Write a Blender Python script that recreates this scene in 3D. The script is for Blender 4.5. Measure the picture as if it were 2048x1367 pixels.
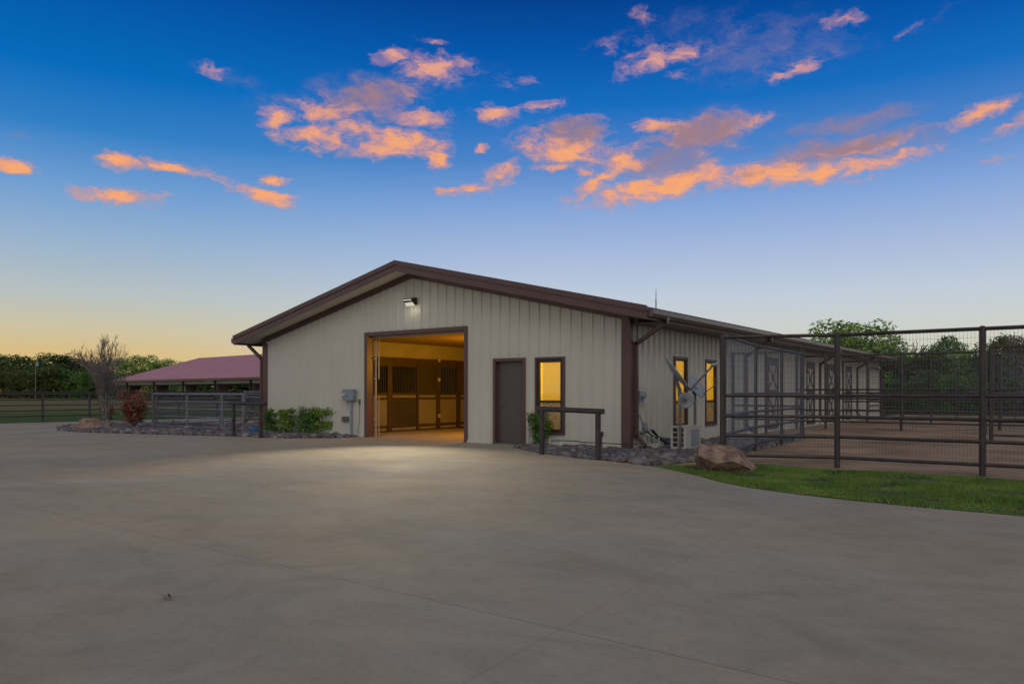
import bpy, bmesh, math, random
import numpy as np
from mathutils import Vector, Matrix, noise as mnoise
R = math.radians
rnd = random.Random(7)
for o in list(bpy.data.objects): bpy.data.objects.remove(o)
SC = bpy.context.scene
COL = SC.collection

# ---------------- camera (real metres; barn front-right corner is the origin) ----------------
F, YAW, HY = 1510.8, 0.6330, 783.35
CAM = Vector((8.044, -15.491, 1.337))
FW = Vector((-math.sin(YAW), math.cos(YAW), 0)); RT = Vector((math.cos(YAW), math.sin(YAW), 0))
cd = bpy.data.cameras.new('camera'); cam = bpy.data.objects.new('camera', cd); COL.objects.link(cam)
cam.location = CAM; cam.rotation_euler = (R(90), 0, YAW)
cd.sensor_width = 36; cd.lens = F/2048*36; cd.shift_y = (HY-683.5)/2048; cd.clip_end = 3000; cd.clip_start = .1
SC.camera = cam

def ray(u, v): return FW + RT*((u-1024)/F) + Vector((0, 0, (HY-v)/F))
def G(u, v, z=0.):
    r = ray(u, v); return CAM + r*((z-CAM.z)/r.z)
def PX(u, v, X): r = ray(u, v); return CAM + r*((X-CAM.x)/r.x)
def PY(u, v, Y): r = ray(u, v); return CAM + r*((Y-CAM.y)/r.y)
def AT(u, v, d): return CAM + ray(u, v)*d
def depth(p): return (Vector(p)-CAM).dot(FW)

# ---------------- colour helpers ----------------
def lin(c):
    return tuple((x/255/12.92 if x/255 <= .04045 else ((x/255+.055)/1.055)**2.4) for x in c)

# ---------------- world: dusk sky by direction ----------------
W = bpy.data.worlds.new('World'); SC.world = W; W.use_nodes = True
nt = W.node_tree; N = nt.nodes; L = nt.links; N.clear()
def nd(t, **k):
    n = N.new(t)
    for a, b in k.items(): setattr(n, a, b)
    return n
def mth(op, a, b=None, clamp=False):
    n = nd('ShaderNodeMath', operation=op, use_clamp=clamp)
    for i, x in enumerate((a, b)):
        if x is None: continue
        if isinstance(x, (int, float)): n.inputs[i].default_value = x
        else: L.new(x, n.inputs[i])
    return n.outputs[0]
tc = nd('ShaderNodeTexCoord')
def dot(v):
    n = nd('ShaderNodeVectorMath', operation='DOT_PRODUCT'); L.new(tc.outputs['Generated'], n.inputs[0]); n.inputs[1].default_value = v
    return n.outputs['Value']
az = mth('ARCTAN2', dot(RT), dot(FW)); el = mth('ARCSINE', dot((0, 0, 1)))
def ramp(stops, fac, ease='LINEAR'):
    n = nd('ShaderNodeValToRGB'); n.color_ramp.interpolation = ease
    e = n.color_ramp.elements
    while len(e) > 1: e.remove(e[-1])
    e[0].position = stops[0][0]; e[0].color = (*lin(stops[0][1]), 1)
    for p, c in stops[1:]:
        x = e.new(p); x.color = (*lin(c), 1)
    L.new(fac, n.inputs[0]); return n.outputs[0]
def mix(f, a, b, mode='MIX'):
    n = nd('ShaderNodeMix', data_type='RGBA', blend_type=mode)
    if isinstance(f, (int, float)): n.inputs[0].default_value = f
    else: L.new(f, n.inputs[0])
    for i, x in ((6, a), (7, b)):
        if isinstance(x, tuple): n.inputs[i].default_value = (*x, 1)
        else: L.new(x, n.inputs[i])
    return n.outputs[2]
def mrange(x, a, b, c=0., d=1., t='SMOOTHSTEP'):
    n = nd('ShaderNodeMapRange', interpolation_type=t)
    L.new(x, n.inputs[0])
    for i, q in zip((1, 2, 3, 4), (a, b, c, d)): n.inputs[i].default_value = q
    return n.outputs[0]
e90 = mth('DIVIDE', el, R(60))
d2 = lambda deg: deg/60
left = ramp([(0, (222, 182, 110)), (d2(2.6), (216, 187, 130)), (d2(4.2), (204, 193, 160)), (d2(6.5), (182, 191, 190)), (d2(10.), (150, 177, 205)),
             (d2(13.5), (108, 156, 208)), (d2(17.), (46, 126, 196)), (d2(20.5), (0, 106, 186)), (d2(24), (0, 90, 172)), (d2(27.5), (0, 70, 150)), (d2(34), (10, 48, 110)), (1, (60, 62, 84))], e90)
right = ramp([(0, (214, 208, 186)), (d2(3.4), (206, 206, 190)), (d2(5.2), (200, 206, 206)), (d2(7.), (190, 202, 216)), (d2(10.), (168, 186, 219)),
              (d2(13.5), (132, 165, 216)), (d2(17.), (78, 132, 200)), (d2(20.5), (20, 108, 190)), (d2(24), (0, 86, 170)), (d2(27.5), (0, 62, 140)), (d2(34), (10, 48, 110)), (1, (60, 62, 84))], e90)
sky = mix(mrange(az, -.55, .1), left, right)
# clouds ------------------------------------------------------------
comb = nd('ShaderNodeCombineXYZ'); L.new(az, comb.inputs[0]); L.new(el, comb.inputs[1])
P = comb.outputs[0]
def nz(vec, scale, detail, rough=.55, sc=(1, 1, 1), off=(0, 0, 0), col=False):
    m = nd('ShaderNodeMapping'); L.new(vec, m.inputs[0]); m.inputs['Scale'].default_value = sc; m.inputs['Location'].default_value = off
    n = nd('ShaderNodeTexNoise'); L.new(m.outputs[0], n.inputs['Vector'])
    n.inputs['Scale'].default_value = scale; n.inputs['Detail'].default_value = detail; n.inputs['Roughness'].default_value = rough
    return n.outputs['Color' if col else 'Fac']
def vm(op, a, b=None, s=None):
    n = nd('ShaderNodeVectorMath', operation=op)
    for i, x in enumerate((a, b)):
        if x is None: continue
        if isinstance(x, tuple): n.inputs[i].default_value = x
        else: L.new(x, n.inputs[i])
    if s is not None: n.inputs['Scale'].default_value = s
    return n.outputs[0]
def warp(vec, scale, amt, off):
    c = vm('SUBTRACT', nz(vec, scale, 4, .6, (1, 2.2, 1), off, True), (.5, .5, .5))
    c = vm('MULTIPLY', c, (amt, amt*.55, 0)); return vm('ADD', vec, c)
PW = warp(warp(P, 16, .05, (3, 1, 0)), 60, .02, (7, 2, 0))
def blob(u, v, a, b, rot):
    x = (u-1024)/F; y = (HY-v)/F; h = math.hypot(1, x)
    A = math.atan2(x, 1); E_ = math.atan2(y, h)
    ka = 1/(1+x*x)/F; ke = 1/h/(1+(y/h)**2)/F
    m = nd('ShaderNodeMapping', vector_type='TEXTURE'); L.new(PW, m.inputs[0])
    m.inputs['Location'].default_value = (A, E_, 0); m.inputs['Rotation'].default_value = (0, 0, R(-rot)); m.inputs['Scale'].default_value = (a*1.55*ka, b*1.55*ke, 1)
    g = nd('ShaderNodeTexGradient', gradient_type='SPHERICAL'); L.new(m.outputs[0], g.inputs[0])
    return g.outputs['Fac']
def total(bl):
    acc = None
    for b in bl:
        k = b[5] if len(b) > 5 else 1.
        g = mth('MULTIPLY', blob(*b[:5]), k)
        acc = g if acc is None else mth('MAXIMUM', acc, g)
    return acc
bright = [(240,320,60,16,0),(350,336,86,14,7),(238,388,78,15,0),(530,391,66,17,10,1.1),(545,361,30,9,0,1.1),(18,336,46,14,4,1),
 (552,234,30,20,0),(660,222,70,26,-8),(640,272,80,30,0,.9),(725,262,70,24,5,.8),(795,288,82,30,-4,1.15),(850,240,52,20,0,.8),(790,175,36,14,0,.7),
 (868,138,66,28,0,1.05),(782,112,38,14,-12,.85),(440,137,32,12,0,.6),(990,226,42,20,0,1.05),(882,316,26,24,0,1.05),(870,82,30,8,0,.55),(1070,212,54,9,-6,.7),(972,300,16,8,0,.8),(1160,348,18,7,0,.8),(1240,385,50,12,-6,1.0),(1000,352,52,22,-30,.9),(940,380,60,12,-8,.9),
 (1130,300,90,34,6,1.),(1110,336,34,10,0,.9),(1300,118,60,22,-18,.9),(1370,104,50,16,-8,.7),(1345,150,22,10,0,.5),(1590,140,60,16,-15,.7),(1692,41,42,13,3,.8),
 (1828,52,36,9,-30,.4),(1325,256,56,16,0,1.15),(1480,248,70,14,-10,.8),(1410,300,60,14,-6,.5),(1250,318,52,20,-8,1.1),(1330,372,140,26,-9,1.25),(1400,345,60,20,-20,.9),(1195,362,64,20,-28,.9),
 (1550,345,115,24,2,1.2),(1640,345,80,18,-6,1.),(1760,322,100,14,-6,1.),(1780,285,66,12,-8,.9),(1968,224,76,16,-13,.9),(1400,262,90,26,-8,1.),(1150,262,60,26,0,1.),(1690,296,130,16,-4,.95),(745,195,90,28,-8,.9),(2030,248,56,12,-16,.7),(1740,355,40,9,0,.4),(1995,318,40,9,0,.45),(1905,320,26,7,0,.35),
 (1030,160,40,14,0,.35),(1240,90,70,20,-10,.3),(1285,30,34,20,0,.4),(1060,215,60,9,-4,.5),(1150,290,50,30,0,.4)]
dull = [(740,190,130,40,-8,.7),(770,225,110,40,0,.5),(1130,275,70,34,0,.8),(1400,265,100,34,-8,1.),(1340,320,120,50,-10,.75),(1680,300,170,30,-4,.95),(1700,243,140,18,-2,.75),(1500,100,190,70,0,.42),
 (480,160,80,20,10,.28),(560,200,90,18,-4,.3),(900,150,140,30,0,.25),(1380,45,120,34,0,.3),(1620,90,120,40,0,.36),(1880,30,90,20,-10,.22),(40,270,60,14,0,.25)]
nb = mth('MULTIPLY', mth('SUBTRACT', nz(PW, 34, 8, .68, (1, 1.9, 1)), .5), 2.3)
TB = total(bright)
cb = mrange(mth('ADD', TB, nb), .08, 1.02)
TD = total(dull)
cdl = mrange(mth('ADD', mth('MAXIMUM', TD, mth('MULTIPLY', TB, .62)), mth('MULTIPLY', nb, .55)), .02, .85, 0, .8)
cb = mth('MULTIPLY', cb, mrange(TB, .0, .22)); cdl = mth('MULTIPLY', cdl, mrange(mth('MAXIMUM', TD, TB), .0, .3))
tex = nz(P, 60, 5, .6, (1, 2, 1), (4, 4, 0))
orange = ramp([(0, (190, 142, 150)), (.5, (244, 162, 122)), (1, (255, 176, 98))], mrange(mth('ADD', cb, mth('MULTIPLY', mth('SUBTRACT', tex, .5), 1.6)), .3, 1.2))
pink = ramp([(0, (214, 158, 160)), (1, (255, 168, 104))], mrange(el, R(24), R(15)))
orange = mix(.5, orange, pink)
shade = total([(1400,262,100,34,-6),(1150,258,70,26,0),(1690,292,150,18,-3),(745,190,110,36,-6),(1350,312,60,34,-10),(1500,345,60,12,0,.5),(690,228,60,14,0,.5),(1610,322,60,12,0,.7),(1700,243,110,18,0)])
shade = mrange(mth('ADD', shade, mth('MULTIPLY', mth('SUBTRACT', tex, .5), .9)), .12, .75, 0, .85)
orange = mix(shade, orange, lin((138, 116, 134)))
sky = mix(cdl, sky, ramp([(0, (128, 120, 160)), (1, (150, 128, 146))], mrange(el, R(24), R(15))))
sky = mix(mth('MULTIPLY', cb, .9), sky, orange)
# a physical dusk sky on top, and a pale glow added behind and overhead as fill light
nis = nd('ShaderNodeTexSky', sky_type='NISHITA', sun_disc=False); nis.sun_elevation = R(32); nis.sun_rotation = R(150)
nisl = vm('SCALE', nis.outputs[0], None, .0012)
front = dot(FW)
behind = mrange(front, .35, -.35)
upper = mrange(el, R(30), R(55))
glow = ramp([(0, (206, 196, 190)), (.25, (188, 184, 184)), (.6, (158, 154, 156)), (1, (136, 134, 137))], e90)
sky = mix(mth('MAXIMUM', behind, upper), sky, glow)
sky = vm('ADD', sky, nisl)
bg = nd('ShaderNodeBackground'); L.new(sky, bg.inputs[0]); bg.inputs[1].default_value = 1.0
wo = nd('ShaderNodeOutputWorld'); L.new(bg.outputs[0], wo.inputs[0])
W.cycles.sampling_method = 'MANUAL'; W.cycles.sample_map_resolution = 512

sl = bpy.data.lights.new('sun', 'SUN'); sl.energy = .5; sl.angle = R(40); sl.color = (1, .93, .84)
so = bpy.data.objects.new('sun', sl); COL.objects.link(so)
so.rotation_euler = (R(52), 0, R(40)); so.location = (0, 0, 40)
SC.view_settings.view_transform = 'Standard'; SC.view_settings.look = 'None'; SC.view_settings.exposure = 0; SC.view_settings.gamma = 1
SC.render.engine = 'CYCLES'

# ---------------- materials ----------------
def material(name, col, rough=.6, metal=0., var=.12, vs=3., bump=0., bs=30., spec=.5, col2=None, island=0., trans=0., coord='Object', detail=4, tint=None):
    m = bpy.data.materials.new(name); m.use_nodes = True
    t = m.node_tree; n = t.nodes; l = t.links; b = n['Principled BSDF']
    b.inputs['Roughness'].default_value = rough; b.inputs['Metallic'].default_value = metal
    b.inputs['Specular IOR Level'].default_value = spec
    c = n.new('ShaderNodeTexCoord'); src = c.outputs['Object']
    if coord == 'World': src = n.new('ShaderNodeNewGeometry').outputs['Position']
    nz_ = n.new('ShaderNodeTexNoise'); nz_.inputs['Scale'].default_value = vs; nz_.inputs['Detail'].default_value = detail; l.new(src, nz_.inputs['Vector'])
    r = n.new('ShaderNodeValToRGB'); e = r.color_ramp.elements
    c1 = tuple(x*(1-var) for x in col); c2 = tuple(min(1, x*(1+var)) for x in (col2 or col))
    if col2: c1 = col; c2 = col2
    e[0].position = .32; e[0].color = (*c1, 1); e[1].position = .68; e[1].color = (*c2, 1)
    l.new(nz_.outputs['Fac'], r.inputs[0]); out = r.outputs[0]
    if island:
        g = n.new('ShaderNodeNewGeometry'); oi = n.new('ShaderNodeObjectInfo')
        a = n.new('ShaderNodeMath'); a.operation = 'ADD'; l.new(g.outputs['Random Per Island'], a.inputs[0]); l.new(oi.outputs['Random'], a.inputs[1])
        fr = n.new('ShaderNodeMath'); fr.operation = 'FRACT'; l.new(a.outputs[0], fr.inputs[0])
        rr = n.new('ShaderNodeValToRGB'); ee = rr.color_ramp.elements
        if tint:
            ee[0].color = (*tint[0], 1); ee[1].color = (*tint[-1], 1)
            for i, q in enumerate(tint[1:-1]):
                x = ee.new((i+1)/(len(tint)-1)); x.color = (*q, 1)
        else:
            ee[0].color = (1-island,)*3+(1,); ee[1].color = (1+island,)*3+(1,)
        l.new(fr.outputs[0], rr.inputs[0])
        mx = n.new('ShaderNodeMix'); mx.data_type = 'RGBA'; mx.blend_type = 'MULTIPLY'; mx.inputs[0].default_value = 1
        l.new(out, mx.inputs[6]); l.new(rr.outputs[0], mx.inputs[7]); out = mx.outputs[2]
    l.new(out, b.inputs['Base Color'])
    if bump:
        n2 = n.new('ShaderNodeTexNoise'); n2.inputs['Scale'].default_value = bs; n2.inputs['Detail'].default_value = 5; l.new(src, n2.inputs['Vector'])
        bp = n.new('ShaderNodeBump'); bp.inputs['Strength'].default_value = bump; bp.inputs['Distance'].default_value = .02
        l.new(n2.outputs['Fac'], bp.inputs['Height']); l.new(bp.outputs[0], b.inputs['Normal'])
    if trans:
        tr = n.new('ShaderNodeBsdfTranslucent'); l.new(out, tr.inputs[0]); ms = n.new('ShaderNodeMixShader'); ms.inputs[0].default_value = trans
        l.new(b.outputs[0], ms.inputs[1]); l.new(tr.outputs[0], ms.inputs[2]); l.new(ms.outputs[0], n['Material Output'].inputs[0])
    return m
M = {}
M['cream'] = material('cream_metal', (.54, .54, .488), .45, var=.04, vs=.7, bump=.04, bs=3)
M['soffit'] = material('soffit_cream', (.82, .79, .68), .6, var=.05, vs=1.5)
M['brown'] = material('brown_trim', (.105, .058, .058), .42, var=.10, vs=1.5)
M['gutter'] = material('gutter_brown', (.12, .085, .08), .30, var=.1, vs=2)
M['door'] = material('door_brown', (.085, .075, .075), .45, var=.06, vs=1.2, bump=.03, bs=4)
M['pipe'] = material('pipe_brown', (.044, .036, .038), .5, var=.35, vs=5, bump=.1, bs=40)
M['pipeg'] = material('pipe_grey', (.17, .18, .205), .42, var=.25, vs=5)
M['wire'] = material('wire_galvanised', (.14, .15, .17), .45, .6, var=.1)
M['wirelight'] = material('wire_bright', (.26, .30, .37), .45, .3, var=.1)
M['white'] = material('white_box', (.50, .50, .46), .5, var=.08, vs=6)
M['greybox'] = material('grey_box', (.21, .27, .34), .45, var=.1, vs=6)
M['greym'] = material('grey_metal', (.16, .165, .17), .4, .5, var=.15, vs=8)
M['dish'] = material('dish_grey', (.27, .30, .34), .45, var=.08, vs=5)
M['black'] = material('black_plastic', (.02, .02, .022), .45, var=.2)
M['wood'] = material('ceiling_wood', (.50, .33, .16), .6, var=.2, vs=2, bump=.1)
M['stall'] = material('stall_brown', (.07, .045, .03), .55, var=.25, vs=3)
M['rubber'] = material('dark_panel', (.05, .045, .038), .6, var=.15, vs=2)
M['kick'] = material('kick_panel', (.40, .36, .31), .55, var=.08, vs=2)
M['doorframe'] = material('stable_door_brown', (.042, .032, .034), .5, var=.15)
M['stallpanel'] = material('stall_panel', (.24, .22, .19), .55, var=.08, vs=2)
M['tanpanel'] = material('tan_panel', (.34, .27, .25), .6, var=.1, vs=2)
M['officewall'] = material('office_wall', (.62, .55, .40), .8, var=.06, vs=3)
M['redroof'] = material('red_metal_roof', (.52, .21, .19), .5, var=.07, vs=.25)
M['whitepanel'] = material('eave_panel', (.42, .44, .40), .6, var=.08, vs=1)
M['darksteel'] = material('dark_steel', (.035, .03, .032), .6, var=.2)
M['bark'] = material('bark', (.07, .05, .035), .9, var=.3, vs=6, bump=.3)
M['baretwig'] = material('bare_bark', (.20, .175, .17), .85, var=.3, vs=5)
M['boulder'] = material('sandstone', (.10, .065, .048), .85, col2=(.36, .25, .185), vs=5.5, bump=1., bs=16, detail=8)
M['rockgrey'] = material('grey_rock', (.12, .10, .095), .85, col2=(.22, .18, .15), vs=3, bump=.5, bs=12, detail=8)
M['stone'] = material('river_stone', (.62, .62, .62), .7, col2=(1., 1, 1), vs=9, bump=.3, bs=25, island=1,
    tint=[(.07, .08, .10), (.17, .175, .20), (.11, .08, .09), (.20, .17, .16), (.10, .115, .14), (.30, .29, .29), (.13, .105, .12)])
M['bedsoil'] = material('bed_soil', (.035, .032, .032), .95, col2=(.09, .08, .075), vs=14, bump=.8, bs=30, coord='World')
M['dirt'] = material('paddock_dirt', (.17, .112, .066), .95, col2=(.40, .28, .175), vs=.55, bump=.9, bs=6, coord='World', detail=9)
M['lawn'] = material('lawn_soil', (.03, .05, .012), .95, col2=(.055, .08, .02), vs=3, bump=.6, bs=40, coord='World')
M['blade'] = material('grass_blade', (.11, .21, .035), .7, col2=(.24, .36, .07), vs=1.2, island=.35, coord='World', trans=.25)
def leafmat(name, a, b, isl=.45, tr=.25): M[name] = material(name, a, .6, col2=b, vs=.5, island=isl, trans=tr, coord='Object')
leafmat('leaf_dark', (.05, .10, .025), (.11, .19, .045))
leafmat('leaf_olive', (.075, .10, .018), (.14, .17, .035))
leafmat('leaf_bright', (.18, .33, .06), (.36, .52, .15), tr=.35)
leafmat('leaf_shrub', (.14, .26, .03), (.30, .44, .08), tr=.3)
leafmat('leaf_deep', (.075, .17, .035), (.16, .30, .06), tr=.3)
leafmat('leaf_red', (.22, .045, .045), (.52, .13, .11))
leafmat('leaf_redgreen', (.07, .11, .03), (.15, .20, .06))
leafmat('leaf_greydark', (.045, .06, .045), (.08, .10, .065))

def emission(name, col, s):
    m = bpy.data.materials.new(name); m.use_nodes = True; n = m.node_tree.nodes; n.clear()
    e = n.new('ShaderNodeEmission'); e.inputs[0].default_value = (*col, 1); e.inputs[1].default_value = s
    o = n.new('ShaderNodeOutputMaterial'); m.node_tree.links.new(e.outputs[0], o.inputs[0]); return m
M['lampglow'] = emission('lamp_glass', (1, .93, .75), .62)
M['warmglow'] = emission('warm_lamp_glass', (1, .5, .08), 6)
def glassmat(name, tint, gl=.08):
    m = bpy.data.materials.new(name); m.use_nodes = True; n = m.node_tree.nodes; l = m.node_tree.links; n.clear()
    t = n.new('ShaderNodeBsdfTransparent'); t.inputs[0].default_value = (*tint, 1)
    g = n.new('ShaderNodeBsdfGlossy'); g.inputs['Roughness'].default_value = .03
    f = n.new('ShaderNodeFresnel'); f.inputs[0].default_value = 1.45
    x = n.new('ShaderNodeMixShader'); x.inputs[0].default_value = .05; l.new(t.outputs[0], x.inputs[1]); l.new(g.outputs[0], x.inputs[2])
    o = n.new('ShaderNodeOutputMaterial'); l.new(x.outputs[0], o.inputs[0]); return m
M['glass'] = glassmat('window_glass', (.95, .95, .93))
def screenmat():
    m = bpy.data.materials.new('insect_screen'); m.use_nodes = True; n = m.node_tree.nodes; l = m.node_tree.links; n.clear()
    t = n.new('ShaderNodeBsdfTransparent'); t.inputs[0].default_value = (.8, .8, .8, 1)
    g = n.new('ShaderNodeBsdfDiffuse'); g.inputs[0].default_value = (.30, .29, .27, 1)
    x = n.new('ShaderNodeMixShader'); x.inputs[0].default_value = .38; l.new(t.outputs[0], x.inputs[1]); l.new(g.outputs[0], x.inputs[2])
    o = n.new('ShaderNodeOutputMaterial'); l.new(x.outputs[0], o.inputs[0]); return m
M['screen'] = screenmat()
def shademat():
    m = bpy.data.materials.new('window_blind'); m.use_nodes = True; n = m.node_tree.nodes; l = m.node_tree.links; n.clear()
    g = n.new('ShaderNodeNewGeometry'); s_ = n.new('ShaderNodeSeparateXYZ'); l.new(g.outputs['Position'], s_.inputs[0])
    w = n.new('ShaderNodeMath'); w.operation = 'MULTIPLY'; w.inputs[1].default_value = 1/.05; l.new(s_.outputs[2], w.inputs[0])
    f = n.new('ShaderNodeMath'); f.operation = 'FRACT'; l.new(w.outputs[0], f.inputs[0])
    r = n.new('ShaderNodeValToRGB'); e = r.color_ramp.elements; e[0].position = 0; e[0].color = (.70, .66, .53, 1); e[1].position = .25; e[1].color = (.80, .76, .62, 1); l.new(f.outputs[0], r.inputs[0])
    t = n.new('ShaderNodeBsdfTranslucent'); l.new(r.outputs[0], t.inputs[0]); d = n.new('ShaderNodeBsdfDiffuse'); d.inputs[0].default_value = (.35, .33, .27, 1)
    x = n.new('ShaderNodeMixShader'); x.inputs[0].default_value = .25; l.new(t.outputs[0], x.inputs[1]); l.new(d.outputs[0], x.inputs[2])
    o = n.new('ShaderNodeOutputMaterial'); l.new(x.outputs[0], o.inputs[0]); return m
M['blind'] = shademat()

def concrete():
    m = bpy.data.materials.new('concrete'); m.use_nodes = True; t = m.node_tree; n = t.nodes; l = t.links; b = n['Principled BSDF']
    g = n.new('ShaderNodeNewGeometry'); pos = g.outputs['Position']
    def noise(s, d, r=.6, sc=(1, 1, 1), dist=0):
        mp = n.new('ShaderNodeMapping'); mp.inputs['Scale'].default_value = sc; l.new(pos, mp.inputs[0])
        x = n.new('ShaderNodeTexNoise'); x.inputs['Scale'].default_value = s; x.inputs['Detail'].default_value = d; x.inputs['Roughness'].default_value = r
        x.inputs['Distortion'].default_value = dist; l.new(mp.outputs[0], x.inputs['Vector']); return x.outputs['Fac']
    def ma(op, a, c, cl=False):
        x = n.new('ShaderNodeMath'); x.operation = op; x.use_clamp = cl
        for i, q in enumerate((a, c)):
            if isinstance(q, (int, float)): x.inputs[i].default_value = q
            elif q is not None: l.new(q, x.inputs[i])
        return x.outputs[0]
    def rp(f, st):
        x = n.new('ShaderNodeValToRGB'); e = x.color_ramp.elements
        e[0].position, e[1].position = st[0][0], st[-1][0]; e[0].color = (*st[0][1], 1); e[1].color = (*st[-1][1], 1)
        for p, c in st[1:-1]:
            y = e.new(p); y.color = (*c, 1)
        l.new(f, x.inputs[0]); return x.outputs[0]
    def mul(a, c, f=1.):
        x = n.new('ShaderNodeMix'); x.data_type = 'RGBA'; x.blend_type = 'MULTIPLY'; x.inputs[0].default_value = f; l.new(a, x.inputs[6]); l.new(c, x.inputs[7]); return x.outputs[2]
    base = rp(noise(.28, 5, .6, dist=.6), [(.3, (.300, .270, .215)), (.55, (.345, .312, .252)), (.75, (.385, .352, .290))])
    st = rp(noise(.9, 7, .68, (1, 1.6, 1), 1.5), [(.28, (.84, .835, .82)), (.5, (1, 1, 1)), (.72, (1.10, 1.09, 1.07))])
    sp = rp(noise(26, 3, .7), [(.3, (.93, .93, .93)), (.7, (1.06, 1.06, 1.06))])
    fl = rp(noise(3.2, 8, .75, (1, .8, 1), 2.), [(.56, (1, 1, 1)), (.74, (.86, .84, .81))])
    spots = rp(noise(6.5, 3, .6), [(.70, (1, 1, 1)), (.76, (.90, .89, .87))])
    fine = rp(noise(1.7, 12, .8, (1, 1, 1), .6), [(.3, (.93, .925, .92)), (.7, (1.06, 1.06, 1.06))])
    c = mul(mul(mul(mul(mul(base, st), sp), fl), spots), fine)
    hue = rp(noise(.22, 4, .55, (1, 1.3, 1), .8), [(.36, (.93, 1.0, 1.09)), (.5, (1, 1, 1)), (.62, (1.05, .988, .92))])
    c = mul(c, hue)
    # swept curved tyre scuffs
    sepx = n.new('ShaderNodeSeparateXYZ'); l.new(pos, sepx.inputs[0])
    # saw-cut joints: distance to a few real lines on the slab
    def line(p, q):
        d = Vector((q[0]-p[0], q[1]-p[1])).normalized(); nx, ny = -d.y, d.x; cst = nx*p[0]+ny*p[1]
        a = ma('ADD', ma('MULTIPLY', sepx.outputs[0], nx), ma('MULTIPLY', sepx.outputs[1], ny))
        a = ma('ABSOLUTE', ma('SUBTRACT', a, cst), None)
        return a
    jj = None
    for (a_, b_), k_, w_ in JOINTS:
        q = n.new('ShaderNodeMapRange'); l.new(line(a_, b_), q.inputs[0]); q.inputs[1].default_value = w_*.4; q.inputs[2].default_value = w_; q.inputs[3].default_value = k_; q.inputs[4].default_value = 1
        jj = q.outputs[0] if jj is None else ma('MULTIPLY', jj, q.outputs[0])
    jn = line(*JOINTS[0][0])
    mr = n.new('ShaderNodeMapRange'); l.new(jn, mr.inputs[0]); mr.inputs[1].default_value = .003; mr.inputs[2].default_value = .007; mr.inputs[3].default_value = .72; mr.inputs[4].default_value = 1
    mr2 = n.new('ShaderNodeMapRange'); l.new(jn, mr2.inputs[0]); mr2.inputs[1].default_value = .0; mr2.inputs[2].default_value = .09; mr2.inputs[3].default_value = .985; mr2.inputs[4].default_value = 1
    # tyre arcs
    def arc(cx, cy, rr, w, lo):
        x = n.new('ShaderNodeVectorMath'); x.operation = 'DISTANCE'; l.new(pos, x.inputs[0]); x.inputs[1].default_value = (cx, cy, 0)
        a = ma('ABSOLUTE', ma('SUBTRACT', x.outputs['Value'], rr), None)
        q = n.new('ShaderNodeMapRange'); q.interpolation_type = 'SMOOTHSTEP'; l.new(a, q.inputs[0]); q.inputs[1].default_value = 0; q.inputs[2].default_value = w; q.inputs[3].default_value = lo; q.inputs[4].default_value = 1
        return ma('MAXIMUM', q.outputs[0], ma('MINIMUM', ma('ADD', ma('MULTIPLY', noise(1.3, 4), 1.2), .35), 1.0))
    for a_ in ((-3.2, -10.5, 7.0, .12, .93), (-3.2, -10.5, 6.2, .10, .95), (12., -2., 9.2, .14, .95), (12, -2, 10.5, .12, .96)):
        jj = ma('MULTIPLY', jj, arc(*a_))
    cx = n.new('ShaderNodeCombineXYZ')
    for i in range(3): l.new(jj, cx.inputs[i])
    c = mul(c, cx.outputs[0])
    l.new(c, b.inputs['Base Color'])
    rr = n.new('ShaderNodeMapRange'); l.new(noise(.5, 5), rr.inputs[0]); rr.inputs[1].default_value = .3; rr.inputs[2].default_value = .7; rr.inputs[3].default_value = .72; rr.inputs[4].default_value = .88
    l.new(rr.outputs[0], b.inputs['Roughness']); b.inputs['Specular IOR Level'].default_value = .22
    bp = n.new('ShaderNodeBump'); bp.inputs['Strength'].default_value = .18; bp.inputs['Distance'].default_value = .01
    l.new(noise(60, 4, .7), bp.inputs['Height']); l.new(bp.outputs[0], b.inputs['Normal'])
    return m
J = lambda a, b: ((G(*a).x, G(*a).y), (G(*b).x, G(*b).y))
JOINTS = [(J((40, 1010), (1120, 1257)), .58, .007), (J((1120, 1257), (1490, 1050)), .80, .006), (J((1300, 1060), (2048, 1157)), .90, .008)]
M['concrete'] = concrete()
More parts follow.
